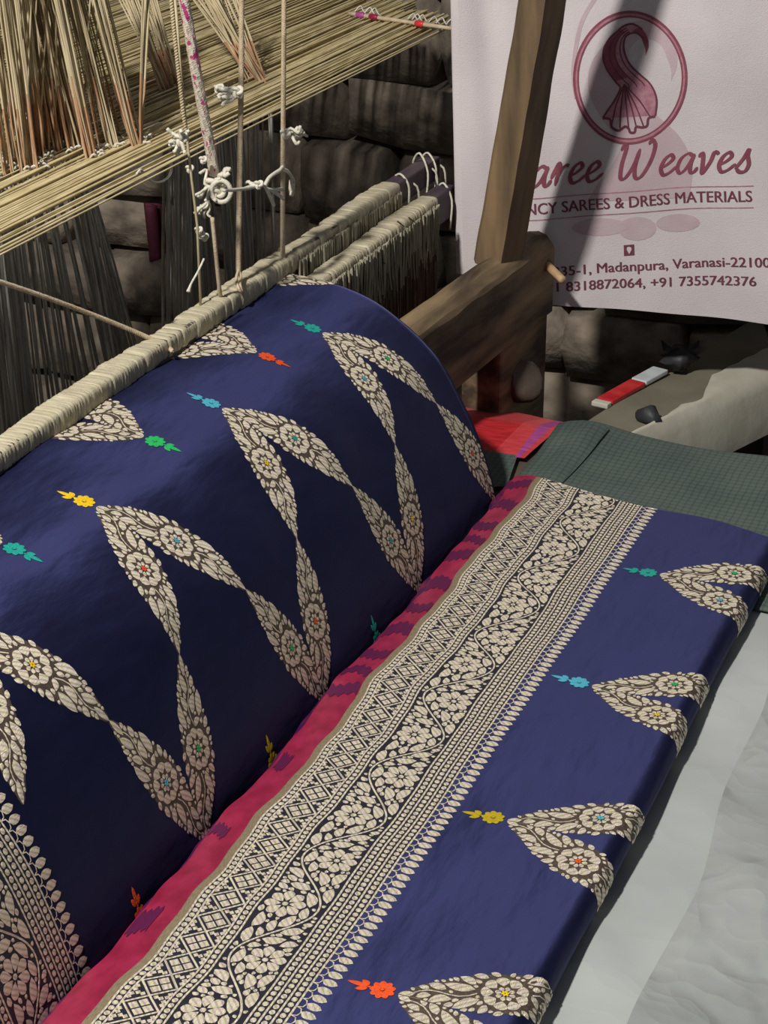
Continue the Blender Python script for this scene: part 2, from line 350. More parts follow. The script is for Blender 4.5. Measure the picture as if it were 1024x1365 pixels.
class Packer:
    """fills a flat field with leaf shapes that do not overlap"""
    def __init__(s, a0, a1, s0, s1, res=.0003, wrap=False):
        s.a0, s.s0, s.res, s.wrap, s.P = a0, s0, res, wrap, s1-s0
        s.nx, s.ny = int((a1-a0)/res), int((s1-s0)/res); s.occ = np.zeros((s.nx, s.ny), bool); s.shapes = []
    def mask(s, pts):
        pts = np.array(pts); lo = pts.min(0); hi = pts.max(0); out = []
        for sh in ((-s.P, 0, s.P) if s.wrap else (0,)):
            q = pts+np.array([0, sh])
            i0 = max(0, int((lo[0]-s.a0)/s.res)-1); i1 = min(s.nx, int((hi[0]-s.a0)/s.res)+2)
            j0 = max(0, int((lo[1]+sh-s.s0)/s.res)-1); j1 = min(s.ny, int((hi[1]+sh-s.s0)/s.res)+2)
            if i1 <= i0 or j1 <= j0: continue
            aa = s.a0+(np.arange(i0, i1)+.5)[:, None]*s.res; ss = s.s0+(np.arange(j0, j1)+.5)[None, :]*s.res
            ins = np.zeros((i1-i0, j1-j0), bool); n = len(q)
            for i in range(n):
                x1, y1 = q[i]; x2, y2 = q[(i+1) % n]
                if abs(y2-y1) < 1e-12: continue
                ins ^= ((y1 > ss) != (y2 > ss)) & (aa < (x2-x1)*(ss-y1)/(y2-y1)+x1)
            out.append((i0, i1, j0, j1, ins))
        return out
    def put(s, pts, test=False):
        ms = s.mask(pts)
        if test and any((s.occ[a:b_, c:d_] & m).any() for a, b_, c, d_, m in ms): return False
        for a, b_, c, d_, m in ms:
            g = m.copy(); g[1:] |= m[:-1]; g[:-1] |= m[1:]; g2 = g.copy(); g2[:, 1:] |= g[:, :-1]; g2[:, :-1] |= g[:, 1:]
            s.occ[a:b_, c:d_] |= g2
        s.shapes.append([np.array(p, float) for p in pts]); return True
def arm_shapes():
    pk = Packer(-.001, AL+.001, -.018, .018, .00028); r2 = random.Random(11)
    fx = .055; fr = .0128; c = (fx, 0)
    for k in range(9): pk.put(petal(c, 2*PI*k/9+.2, fr*.46, fr, fr*.285))
    for k in range(8): pk.put(petal(c, 2*PI*(k+.5)/8, fr*.15, fr*.43, fr*.115, 3))
    i_, j_ = np.meshgrid(np.arange(pk.nx), np.arange(pk.ny), indexing='ij'); pk.occ |= np.hypot(pk.a0+(i_+.5)*pk.res-fx, pk.s0+(j_+.5)*pk.res) < fr*1.06
    for x0, x1 in ((.006, .0405), (.0695, .103)):
        xs_ = np.linspace(x0, x1, 8); bend = .0025
        L = [np.array((x, bend*math.sin((x-x0)/(x1-x0)*2*PI))) for x in xs_]
        for i in range(7):
            w_ = .0004; pk.put([L[i]+(0, w_), L[i+1]+(0, w_), L[i+1]-(0, w_), L[i]-(0, w_)])
    pk.put(leafpts((.099, 0), (AL, 0), .0020)); pk.put(leafpts((.0, 0), (.0085, 0), .0022))
    def inside(pts): return all(abs(p[1]) <= arm_w(min(max(p[0], 0), AL))*1.03+.0003 and 0 <= p[0] <= AL for p in pts)
    for ln, wd, tries in ((.0165, .0030, 500), (.0130, .0028, 600), (.0100, .0025, 700), (.0080, .0021, 900), (.0058, .0017, 1300), (.0042, .0013, 1800), (.0028, .0010, 2200)):
        for _ in range(tries):
            x = r2.uniform(0, AL); wv = arm_w(x); y = r2.uniform(-wv, wv); sd = 1 if y > 0 else -1
            an = (PI if x < fx else 0)+(-sd if x < fx else sd)*r2.uniform(.15, 1.0)
            pts = leafpts((x, y), (x+ln*math.cos(an), y+ln*math.sin(an)), wd, r2.uniform(-.14, .14)*ln, 5, .6)
            if inside(pts): pk.put(pts, True)
    return pk.shapes
ARM = None
def draw_arm(mb, mp, tip, sx, sy, dy=.0455):
    """one leaf-filled lens from a tip to the pinch; sx mirrors along the cloth, sy along the warp"""
    global ARM
    if ARM is None: ARM = arm_shapes()
    ax = np.array([dy*sx, -.103*sy])/AL; nn = np.array([-.103*-sy, dy*sx])/AL
    tip = np.array(tip, float)
    for sh in ARM:
        pts = [tip+ax*p[0]+nn*p[1] for p in sh]; d_ = [(p[0]-tip[0])*sx for p in pts]
        if np.mean(d_) < .0003: continue
        for p, d1 in zip(pts, d_):
            if d1 < .0003: p[0] = tip[0]+.0003*sx
        mb.poly(pts, mp)
    return tip+ax*.055
def draw_bud(mb, mp, tip, sy, n=9):
    """coloured bud hanging off a tip, pointing away from the arms"""
    c = np.array([tip[0], tip[1]+.0088*sy])
    for k in range(n): mb.poly(petal(c, 2*PI*k/n+.3, .0009, .0070, .0019, 4), mp, .0005)
    disc(mb, c, .0011, mp, 7, .0008)
    d = sy
    mb.poly(leafpts((tip[0]-.0012, tip[1]+.0165*d), (tip[0]-.0042, tip[1]+.0225*d), .0017), mp, .0005)
    mb.poly(leafpts((tip[0]+.0012, tip[1]+.0165*d), (tip[0]+.0036, tip[1]+.0215*d), .0017), mp, .0005)
    mb.poly(leafpts((tip[0], tip[1]+.0165*d), (tip[0]+.0003, tip[1]+.0285*d), .0016), mp, .0005)
    mb.ribbon([(tip[0], tip[1]+.0155*d), (tip[0], tip[1]+.020*d)], .0011, mp, .0005)
def swap(mp):
    f = lambda a, s, h=0: mp(s, a, h)
    f.sign = -mp.sign if hasattr(mp, 'sign') else -1
    return f
PALC = ['teal', 'yellow', 'aqua', 'orange', 'green']
def arm_ground(mb, mp, tip, sx, sy, dy):
    ax = np.array([dy*sx, -.103*sy])/AL; nn = np.array([.103*sy, dy*sx])/AL; tip = np.array(tip, float); V = []; U = []
    for x in np.linspace(.001, AL, 40):
        for q in np.linspace(-1, 1, 9):
            p = tip+ax*x+nn*q*(arm_w(x)*.93+.0004*math.sin(x*1400))
            if (p[0]-tip[0])*sx < 0: p[0] = tip[0]
            V.append(mp(p[0], p[1], .00015)); U.append(tuple(p))
    mb.add(V, [(i*9+j, i*9+j+1, i*9+j+10, i*9+j+9) for i in range(39) for j in range(8)], U)
def chevron(parent, mp, tip, sy, cols, bud=None, arms=(-1, 1), dys=(.0455, .0455)):
    mb = MB(); mg = MB(); cs = []
    for sx in arms:
        dy = dys[0] if sx < 0 else dys[1]
        cs.append(draw_arm(mb, mp, tip, sx, sy, dy)); arm_ground(mg, mp, tip, sx, sy, dy)
    g = mb.build('chevron_motif', 'zari', parent); mg.build('motif_ground', 'motif_thread_ground', g)
    for c, col in zip(cs, cols):
        m2 = MB(); 
        for k in range(6): m2.poly(petal(c, k*PI/3, .0002, .0022, .0007, 3), mp, .0008)
        m2.build('flower_centre', 'thread_'+col, g)
    if bud:
        m3 = MB(); draw_bud(m3, mp, tip, sy); m3.build('bud_motif', 'thread_'+bud, parent)
    return g

# ------------------------------------------------------------------ border drawing (a across, s along)
def vine_tile():
    W, P = .0350, .0960; pk = Packer(0, W, 0, P, .0003, True)
    for k, ca in ((0, W*.36), (1, W*.66)):
        c = (ca, P*(.25+.5*k))
        for j in range(8): pk.put(petal(c, 2*PI*j/8+.2, .0024, .0118, .0031, 5))
        pk.put([(c[0]+.0018*math.cos(a), c[1]+.0018*math.sin(a)) for a in np.linspace(0, 2*PI, 9)[:-1]])
    stem = [(W*(.5+.41*math.cos(2*PI*(s/P-.25))), s) for s in np.linspace(0, P, 61)]
    for i in range(0, 60, 4):
        seg = np.array(stem[i:i+5]); L = []; R = []
        for j in range(len(seg)):
            d = seg[min(j+1, len(seg)-1)]-seg[max(j-1, 0)]; d /= np.linalg.norm(d); nn = np.array([-d[1], d[0]])*.0006
            L.append(seg[j]+nn); R.append(seg[j]-nn)
        pk.put(L+R[::-1])
    r2 = random.Random(5)
    for ln, wd, tries in ((.0135, .0031, 900), (.0105, .0027, 1200), (.0080, .0022, 1500), (.0058, .0018, 2000), (.0042, .0014, 2600), (.0028, .0011, 3000)):
        for _ in range(tries):
            s = r2.uniform(0, P); a = r2.uniform(0, W)
            sa = W*(.5+.41*math.cos(2*PI*(s/P-.25))); da = -W*.41*2*PI/P*math.sin(2*PI*(s/P-.25))
            base = math.atan2(1, da); an = base+(r2.uniform(.3, 1.0) if a < sa else -r2.uniform(.3, 1.0))
            if r2.random() < .3: an += PI
            p1 = (a+ln*math.cos(an), s+ln*math.sin(an))
            pts = leafpts((a, s), p1, wd, r2.uniform(-.14, .14)*ln, 5, .6); arr = np.array(pts)
            if arr[:, 0].min() < .0002 or arr[:, 0].max() > W-.0002: continue
            pk.put(pts, True)
    return W, P, pk.shapes
VW, VP_, VSH = vine_tile()
def border(parent, mp, s0, s1, a_of=lambda a: a, lim=None):
    """gold border strip between lengthwise positions s0, s1. a runs -.4353 (outer) .. -.329 (leaf tips)"""
    def M(a, s, h=0): return mp(a, s, h)
    M.sign = mp.sign; M.swap = getattr(mp, 'swap', False)
    n = int((s1-s0)/.006)
    S = np.linspace(s0, s1, n)
    b = MB(); b.grid(lambda a, s: M(a, s, .00012), np.linspace(-.4352, -.3421, 36), S); b.build('border_ground', 'border_ground', parent)
    b = MB(); b.ribbon([(-.4331, s) for s in S], .0046, M, .0002); b.build('outer_gold_band', 'zari_dull', parent)
    for a in (-.4302, -.4252, -.4034, -.3978, -.3600, -.3540, -.3480, -.3421):
        b = MB(); b.ribbon([(a, s) for s in S], .0012, M); b.build('gold_line', 'zari', parent)
    for a in (-.4277, -.4006, -.3570, -.3510, -.3450):
        b = MB(); s = s0
        while s < s1:
            b.poly([(a+.00165*math.cos(t), s+.0019*math.sin(t)) for t in np.linspace(0, 2*PI, 9)[:-1]], M); s += .0044
        tag(b.build('bead_row', 'zari', parent), kind='stuff')
    # lattice of diamonds
    ac, hw, hp = -.4143, .0101, .0097
    k = 0; s = s0
    while s < s1:
        b = MB()
        for sg in (-1, 1):
            b.ribbon([(ac-sg*hw, s-hp), (ac, s), (ac+sg*hw, s+hp)], .0012, M)
            for o_ in (.0016,):
                pass
        ctrs = [((ac, s+hp), 1.0)]
        for (c, sc) in ctrs:
            for i in (-1, 1):
                for j in (-1, 1):
                    q = (c[0]+(i+j)*hw*.20, c[1]+(i-j)*hp*.20); rx, ry = hw*.36, hp*.36
                    rx *= .92; ry *= .92
                    ring = [(q[0]+rx, q[1]), (q[0], q[1]+ry), (q[0]-rx, q[1]), (q[0], q[1]-ry)]
                    b.poly(ring, M, .0003, .0001); b.poly([(q[0]+(x_-q[0])*.30, q[1]+(y_-q[1])*.30) for x_, y_ in ring], M, .0006, .0001)
            for dx, dy in ((1, 0), (-1, 0), (0, 1), (0, -1)):
                b.ribbon([(c[0]+dx*hw*.45+dy*hw*.2, c[1]+dy*hp*.45+dx*hp*.2), (c[0]+dx*hw*.68, c[1]+dy*hp*.68), (c[0]+dx*hw*.45-dy*hw*.2, c[1]+dy*hp*.45-dx*hp*.2)], .0011, M)
        for sg in (-1, 1):
            q = (ac+sg*hw*.80, s)
            for dx, dy in ((-.16, 0), (.10, .20), (.10, -.20), (-.42, 0), (.14, .48), (.14, -.48)):
                c = (q[0]+sg*dx*hw, q[1]+dy*hp); b.poly([(c[0]+hw*.17, c[1]), (c[0], c[1]+hp*.18), (c[0]-hw*.17, c[1]), (c[0], c[1]-hp*.18)], M)
        b.build('diamond_lattice', 'zari', parent); s += 2*hp
    # vine
    s = math.floor(s0/VP_)*VP_
    while s < s1:
        b = MB()
        for sh in VSH:
            if s0 <= s+sh[0][1] <= s1: b.poly([(-.3964+p[0], s+p[1]) for p in sh], M)
        if b.v: b.build('flower_vine', 'zari', parent)
        s += VP_
    # arches and leaf tips
    b = MB(); b2 = MB(); s = s0
    while s < s1:
        b.ribbon([(-.3414, s-.0034), (-.3388, s-.0026), (-.3378, s), (-.3388, s+.0026), (-.3414, s+.0034)], .0007, M)
        b2.poly(leafpts((-.3380, s), (-.3288, s-.0012), .0027, 0, 5, .55), M); s += .0068
    tag(b.build('arch_row', 'zari', parent), kind='stuff'); tag(b2.build('leaf_fringe', 'zari', parent), kind='stuff')

# ------------------------------------------------------------------ the cloth on the loom
YL, YR = .45, 1.373
loomcloth = thing('loom_cloth', 'navy silk brocade rolled over the loom beam, with gold zigzag chevrons', 'cloth', (-.5, .9, BZ))
b = MB()
b.grid(lambda y, t: rollmap(y, t), np.linspace(YL, YR, 150), np.linspace(TMIN, TMAX, 70))
o = b.build('silk_sheet', 'navy_silk', loomcloth)
so = o.modifiers.new('thickness', 'SOLIDIFY'); so.thickness = .0012; so.offset = -1
PER = .1725; TY = .9423
def edge_clip(mp):
    def f(y, t, h=0): return mp(min(max(y, YL+.001), YR-.0006), t, h)
    f.sign = mp.sign; return f
RM = edge_clip(rollmap)
tipcols = {-2: 'orange', -1: 'green', 0: 'yellow', 1: 'aqua', 2: 'teal'}
def border_clip(mp):      # zigzag stops at the gold border
    def f(y, t, h=0): return mp(min(max(y, .7185), YR-.0006), t, h)
    f.sign = mp.sign; return f
ZM = border_clip(rollmap)
centre = {0: ('orange', 'aqua'), 1: ('yellow', 'teal'), 2: ('aqua', 'green'), -1: ('teal', 'yellow')}
for k in range(-1, 3):
    yt = TY+PER*k
    chevron(loomcloth, ZM, (yt, .192), 1, centre[k], tipcols[k], arms=(-1, 1))
    # lower halves: the two lenses that meet at the foot of the next V
vc = {0: ('aqua', 'green'), 1: ('green', 'orange'), 2: ('teal', 'yellow'), 3: ('orange', 'orange')}
for k in range(0, 4):
    yv = TY+PER*(k-.5)-.004
    chevron(loomcloth, ZM, (yv, -.0135), -1, vc[k], None, arms=(-1, 1) if k < 3 else (-1,), dys=(.0368, .0447))
# row above: feet with coloured buds hanging below
for k, col in ((-1, 'teal'), (0, 'green'), (1, 'orange'), (2, 'yellow')):
    yn = 1.040+PER*k - (.004 if k == 2 else 0)
    chevron(loomcloth, ZM, (yn, .213), -1, ('yellow', 'aqua'), None, arms=(-1, 1))
    m3 = MB(); draw_bud(m3, ZM, (yn, .213), -1); m3.build('bud_motif', 'thread_'+col, loomcloth)
# bud tips of the row below, just above the selvedge
for k, col in ((-1, 'orange'), (0, 'mustard'), (1, 'teal')):
    m3 = MB(); draw_bud(m3, ZM, (TY+PER*k+.002, -.0215), 1); m3.build('bud_motif', 'thread_'+col, loomcloth)
def rollborder(a, s, h=0): return rollmap(.7175+(a+.3292), s, h)
rollborder.sign = 1
border(loomcloth, rollborder, TMIN+.004, TMAX-.002)

# the round beam the cloth lies on
b = MB()
N_ = 22; P = [np.array([p[0], p[1]]) for p in prof[::8]] + [np.array((-.664, -.024))]
c = np.mean(P, axis=0)
ring = [c+(p-c)*.93 for p in P]; n = len(ring)
V = [(max(p[0], -.640), y, max(p[1], BZ+.0005)) for y in (.40, YR-.012) for p in ring]
b.add(V, [(i, (i+1) % n, n+(i+1) % n, n+i) for i in range(n)] + [tuple(range(n))[::-1], tuple(range(n, 2*n))])
bm_ = b.build('cloth_roller', 'worn_wood', None, False)
tag(bm_, 'wooden cloth beam with rounded front hidden under the navy brocade', 'roller')

# ------------------------------------------------------------------ folded saree on the bench
saree = thing('folded_saree', 'folded navy silk saree with wide gold floral border and maroon selvedge', 'saree', (-.35, .95, BZ))
Y0 = .52
b = MB(); aF = XF+RF*PI*.97
As = list(np.linspace(-.4365, XF, 60)) + list(np.linspace(XF, aF, 14))[1:]
Vs = np.linspace(0, 1, 220)
def sheet(a, v):
    y = Y0+(yend(a)-Y0)*v; return tabmap(a, y)
V = [sheet(a, v) for a in As for v in Vs]; n = len(Vs)
b.add(V, [(i*n+j, (i+1)*n+j, (i+1)*n+j+1, i*n+j+1) for i in range(len(As)-1) for j in range(n-1)], [(Y0+(yend(a)-Y0)*v, a) for a in As for v in Vs])
b.build('top_layer', 'navy_silk', saree)
# inner folded layers below
for k in range(3):
    b = MB(); xo = -.4365-.003*k; ze = -.0045-.0052*k
    def lay(a, v, k=k, ze=ze):
        y = Y0+(yend(a)+.001*k-Y0)*v; z_ = ze+.4*tz_(a, y); return np.array([a+.0010*math.sin(y*40+k), y, z_])
    for sgn in (0, 1):
        b.grid(lambda a, v: lay(a, v)+np.array([0, 0, -.0018*sgn]), np.linspace(xo, XF+.003, 24), np.linspace(0, 1, 60), flip=sgn == 1)
    b.build('inner_layer', 'navy_silk', saree)
# maroon selvedge: top strip plus the edges of the layers under it
def selv(a, y, zo, ph):
    y = min(y, yend(a)); x = a+.0014*math.sin(y*34+.6+ph)+.0010*math.sin(y*71+ph)+.0006*math.sin(y*150+ph*2)
    dr = max(0, (-.4365-a)/.02)
    return np.array([x, y, zo+tz_(a, y)-.004*dr**2+.0008*dr*math.sin(y*26+ph*3)])
def ltop(y):    # left edge of the top strip
    return -.4565 + .0035*max(0, (y-1.0)/.4) + .0012*math.sin(y*17)
for k, (dz, dx, mt, nm) in enumerate(((.0002, 0, 'maroon_silk', 'selvedge_strip'), (-.0040, -.0040, 'maroon_shot', 'selvedge_under_layer'), (-.0080, -.0062, 'maroon_shot', 'selvedge_under_layer'), (-.0120, -.0085, 'navy_silk', 'selvedge_under_layer'))):
    b = MB(); nn_ = 200
    ys = np.linspace(Y0, 1.394, nn_); qs = np.linspace(0, 1, 9)
    V = []; U = []
    for y in ys:
        xl = ltop(y)+dx+.0012*math.sin(y*60+k*2)*(k > 0)
        if k == 3: xl += .006*max(0, min(1, (y-.95)/.1))
        for q in qs:
            a = xl+(-.4352-xl)*q; V.append(selv(a, y, dz, k*.7*(k > 0))); U.append((a, y))
    b.add(V, [(i*9+j, i*9+j+1, (i+1)*9+j+1, (i+1)*9+j) for i in range(nn_-1) for j in range(8)], U)
    b.f = [f[::-1] for f in b.f] if False else b.f
    b.build(nm, mt, saree)
# shot patches (purple where the weft shows) on the top selvedge
f = lambda a, s_, h=0: selv(min(a, -.4362), min(s_, 1.392), .0002+h, 0)
f.sign = 1
yy = .74
while yy < 1.385:
    L = random.uniform(.010, .022)
    b = MB(); na, ns_ = 8, 8
    lo = random.uniform(0, .5) if yy < 1.0 else 0; hi = random.uniform(.3, .8) if yy < 1.0 else 1
    def band(u, v, yy=yy, L=L, lo=lo, hi=hi):
        xl = ltop(yy+L*v); q = lo+(hi-lo)*u
        return f(xl+.0004+(-.4366-xl)*q, yy+L*v+.0025*math.sin(u*5+yy*90)+.002*math.sin(u*23+yy*50), .00035)
    b.grid(band, np.linspace(0, 1, 14), np.linspace(0, 1, 6)); b.build('shot_weft_band', 'maroon_shot', saree)
    yy += L+random.uniform(.012, .030)+(.05 if yy < 1.0 else 0)
border(saree, tabmap, Y0+.002, 1.40)
def tabzig(y, x, h=0): return tabmap(x, min(max(y, Y0), 1.40), h)
# arms run from tip towards +a here: (along=y, down=-t) -> a = tip + ...
def tz_map(y, t, h=0): return tabmap(-t, y, h)
tz_map.sign = 1
bc = ['orange', 'mustard', 'aqua', 'teal']; cc = [('yellow', 'yellow'), ('orange', 'aqua'), ('yellow', 'green'), ('aqua', 'green')]
for k in range(-1, 4):
    yt = .7445+.1713*k
    chevron(saree, tz_map, (yt, .2975), 1, cc[k % 4], bc[k % 4])

# ------------------------------------------------------------------ cloths and sheets on the bench
# plastic sheet and film under the saree
def pz(x, y): return BZ+.0036+.0012*math.sin(x*37+y*13)+.0010*math.sin(y*41-x*17)+.0007*math.sin(x*91+y*63)
b = MB(); b.grid(lambda x, y: np.array([x, y, pz(x, y)]), np.linspace(-.30, .34, 60), np.linspace(.40, 1.300, 80))
o = b.build('plastic_sheet', 'plastic_sheet'); tag(o, 'pale white plastic sheet lying directly beside the saree fold', 'plastic sheet')
def edge_x(y): return -.196-.010*math.sin(y*5+.5)+.003*math.sin(y*29)
def crk(x, y):
    v = 0
    for s_, am in ((7, .010), (16, .007), (38, .0032), (90, .0012)):
        v += am*abs(noise.noise(Vector((x*s_, y*s_*.6, s_))))
    return v
b = MB(); V = []; U = []; ny = 220; nq = 150
for y in np.linspace(.40, 1.285, ny):
    xl = edge_x(y)
    for q in np.linspace(0, 1, nq):
        x = xl+(.32-xl)*q; V.append((x, y, pz(x, y)+.0016+crk(x, y)*min(1, q*8+.15))); U.append((x, y))
b.add(V, [(i*nq+j, i*nq+j+1, (i+1)*nq+j+1, (i+1)*nq+j) for i in range(ny-1) for j in range(nq-1)], U)
o = b.build('plastic_film', 'plastic_film'); tag(o, 'crumpled grey translucent plastic film spread over the white sheet', 'plastic film')
# green cotton cloth with a folded left edge
green = thing('green_cloth', 'dark green checked cotton cloth spread behind the folded saree', 'cloth', (-.3, 1.4, BZ))
def gz(x, y):
    v = BZ+.009+.0016*math.sin(x*31+y*9)+.0012*math.sin(y*37+x*13)
    v += .010*math.exp(-((x+.445)/.035)**2)*min(1, max(0, (y-1.36)/.15)) + .004*math.exp(-((x+.20)/.10)**2)*max(0, (y-1.40)/.15)
    return v
def gback(x): return 1.535+.006*math.sin(x*16+.5)+.004*math.sin(x*41)
b = MB(); V = []; nx_, ny_ = 90, 60
for x in np.linspace(-.462, .36, nx_):
    yb = gback(x)
    for q in np.linspace(0, 1, ny_):
        if q < .8: y = 1.27+(yb-1.27)*q/.8; V.append((x+.012*(1-q)*0, y, gz(x, y)))
        else:
            g = (q-.8)/.2*1.7; r = .018; V.append((x, yb+r*math.sin(g), gz(x, yb)-r*(1-math.cos(g))))
b.add(V, [(i*ny_+j, (i+1)*ny_+j, (i+1)*ny_+j+1, i*ny_+j+1) for i in range(nx_-1) for j in range(ny_-1)])
o = b.build('cotton_sheet', 'green_cotton', green); so = o.modifiers.new('thickness', 'SOLIDIFY'); so.thickness = .0015; so.offset = -1
b = MB(); b.grid(lambda x, y: np.array([x+.01*math.sin(y*9), y, gz(x, y)+.0004+.0030*math.sin(PI*min(1, max(0, (x+.455)/.032)))]), np.linspace(-.458, -.425, 12), np.linspace(1.30, 1.532, 40))
b.build('folded_hem', 'green_cotton', green)
# red silk with magenta edge
red = thing('red_silk', 'bright red silk length with magenta edge between beam and green cloth', 'silk', (-.5, 1.52, BZ))
def rz(x, y): return BZ+.004+.0008*math.sin(x*90+y*30)
def quad(mb, P4, nu=14, nv=14, zf=rz, dz=0):
    A, B, C_, D_ = [np.array(p[:2]) for p in P4]
    def f(u, v):
        p = (A*(1-u)+B*u)*(1-v)+(D_*(1-u)+C_*u)*v; yy = p[1]; dr = max(0, yy-1.55)
        return np.array([p[0], yy, zf(*p)+dz-dr*.3])
    mb.grid(f, np.linspace(0, 1, nu), np.linspace(0, 1, nv))
pA, pB, pC, pD = at(600, 598, Z=BZ+.004), at(693, 612, Z=BZ+.004), at(772, 545, Z=BZ+.004), at(600, 502, Z=BZ+.004)
m1 = pB+(pA-pB)*.07; m2 = pC+(pD-pC)*.17; m3 = pC+(pD-pC)*.06
h1 = pB+(pA-pB)*.42; h2 = pC+(pD-pC)*.24
b = MB(); quad(b, (pA, h1, h2, pD)); b.build('silk_length', 'red_silk', red)
b = MB(); quad(b, (h1, m1, m2, h2), dz=.0003); b.build('pale_fold', 'red_silk_pale', red)
b = MB(); quad(b, (m1, pB, m3, m2), dz=.0006); b.build('magenta_edge', 'magenta_silk', red)
b = MB(); quad(b, (pB, pB+np.array([.004, 0, 0]), pC, m3), dz=.0006); b.build('pink_edge', 'red_silk_pale', red)
b = MB(); A = at(632, 598, Z=BZ+.003); B = at(690, 610, Z=BZ+.003); 
quad(b, (at(630, 650, Z=BZ+.003), at(676, 650, Z=BZ+.003), B, A), dz=.0005); tag(b.build('dark_green_strip', 'green_cotton'), 'narrow dark green cloth strip at the foot of the red silk', 'cloth')

# ------------------------------------------------------------------ heddle bars
def wrapped_bar(name, label, x0, x1, z0, z1, y0, y1, ext, extz, wave=0, front_drop=None):
    root = thing(name, label, 'heddle bar', ((x0+x1)/2, (y0+y1)/2, z0))
    b = MB(); b.box(((x0+x1)/2, (y0+ext)/2, (z0+z1)/2+extz), ((x1-x0)/2-.002, (ext-y0)/2-.002, (z1-z0)/2-.0015+abs(extz))); b.build('wooden_core', 'purple_wood', root, False, .002)
    b = MB(); ny = int((y1-y0)/.0011); K = 20; V = []
    cx, cz, hx, hz = (x0+x1)/2, (z0+z1)/2, (x1-x0)/2, (z1-z0)/2
    r2 = random.Random(3); grp = 0; gl = 0
    for i in range(ny):
        y = y0+(y1-y0)*i/(ny-1)
        if gl <= 0: gl = r2.randint(3, 14); grp = r2.uniform(-.0006, .0008)
        gl -= 1
        j = grp+r2.uniform(-.00035, .00035)+.0007*math.sin(y*25)
        if gl == 0: j -= .0009
        for k in range(K):
            a = 2*PI*k/K; c_, s_ = math.cos(a), math.sin(a); e = .42
            X = cx+(hx+j)*abs(c_)**e*(1 if c_ > 0 else -1); Z = cz+(hz+j)*abs(s_)**e*(1 if s_ > 0 else -1)
            V.append((X, y+.0012*math.sin(a+1)*.5, Z))
    b.add(V, [(i*K+k, i*K+(k+1) % K, (i+1)*K+(k+1) % K, (i+1)*K+k) for i in range(ny-1) for k in range(K)] + [tuple(range(K))[::-1], tuple((ny-1)*K+k for k in range(K))])
    b.f = [f[::-1] for f in b.f]
    b.build('yarn_wrapping', 'yarn_wrap', root, True)
    return root
bar1 = wrapped_bar('heddle_bar', 'long yarn-wrapped heddle bar resting along the navy cloth edge', -.6665, -.6465, .1505, .167, .50, 1.615, 1.725, -.004)
bar2 = wrapped_bar('heddle_bar', 'shorter yarn-wrapped heddle bar ending behind the weathered beam', -.6440, -.6240, .126, .1465, 1.378, 1.655, 1.705, -.006)
def healds(parent, x, z0, z1, ya, yb, n, m, name, jit=.002):
    b = MB()
    for i in range(n):
        y = ya+(yb-ya)*(i+.5)/n+random.uniform(-.001, .001); zb = z1+random.uniform(0, .02)
        y2 = y+random.uniform(-.006, .006); xx = x+random.uniform(-jit, jit)
        b.tube([(xx, y, z0), (xx+random.uniform(-.001, .001), (y+y2)/2, (z0+zb)/2), (xx+random.uniform(-.002, .002), y2, zb)], random.uniform(.0006, .0013), 4, False)
    tag(b.build(name, m, parent), kind='stuff')
healds(bar1, -.6455, .160, .06, 1.39, 1.613, 190, 'heald_pale', 'heald_threads')
healds(bar2, -.6232, .140, .085, 1.38, 1.652, 240, 'heald_pale', 'heald_threads')
healds(bar2, -.6250, .112, -.10, 1.38, 1.652, 230, 'heald_brown', 'warp_threads', .003)
# string loops tied on the bar ends
def loops(parent, x, y, zt, n, sz):
    b = MB()
    for i in range(n):
        yy = y+i*.02+random.uniform(-.004, .004)
        b.tube(crom([(x+.010, yy-.012, zt-.028), (x+.011, yy-.010, zt), (x, yy-.004, zt+.010+sz), (x-.008, yy+.002, zt+.002), (x+.011, yy+.010, zt-.004), (x+.012, yy+.012, zt-.035)], 5), .0011, 5)
    b.build('tie_string', 'cotton_white', parent)
loops(bar1, -.6565, 1.64, .158, 1, .0); loops(bar1, -.6565, 1.69, .160, 1, .006); loops(bar1, -.6565, 1.712, .158, 1, .003); loops(bar2, -.634, 1.694, .134, 1, .004)
# stray nail-like thorns on bar two
b = MB()
for px, py in ((530, 295), (545, 290), (505, 345)): 
    p = at(px, py, X=-.6235); b.tube([p, p+np.array([.004, .006, -.006])], [.0008, .0004], 5)
b.build('thorn_pin', 'iron', bar2)

# ------------------------------------------------------------------ loom frame: beam, leg, post, peg
frame = thing('weaving_loom', 'weathered wooden loom beam with leaning post and supporting leg', 'loom', (-.57, 1.68, -.40))
q1 = at(562, 449, Z=.096); q2 = at(740, 318, Z=.103)     # front upper edge of the beam
d = (q2-q1); d[2] = 0; Lb = np.linalg.norm(d); d /= Lb; side = np.array([-d[1], d[0], 0])   # away from the viewer's right
bw, bh = .028, .072
b = MB(); nb = 40; V = []; prof_b = [(0, -bh), (0, -.003), (.002, .001), (.009, .009), (.017, .012), (.024, .009), (bw, .002), (bw, -bh)]; K = len(prof_b)
for i in range(nb):
    s = -.040+(Lb+.040)*i/(nb-1); c = q1+d*s; c[2] = q1[2]+(q2[2]-q1[2])*s/Lb
    tp = max(0, (i-nb+4)/3.)*.006
    for k, (u, v) in enumerate(prof_b):
        jx = noise.noise(Vector((s*22, k*1.7, 3)))*.0012; jz = noise.noise(Vector((s*30, k*2.3, 9)))*.0018
        if k in (0, 7): jz = 0
        V.append(c+side*(u+jx)+np.array([0, 0, v+jz-tp*(v > -.02)]))
b.add(V, [(i*K+k, i*K+(k+1) % K, (i+1)*K+(k+1) % K, (i+1)*K+k) for i in range(nb-1) for k in range(K)] + [tuple(range(K))[::-1], tuple((nb-1)*K+k for k in range(K))])
b.f = [f[::-1] for f in b.f]
beam = b.build('beam', 'worn_wood', frame, False)
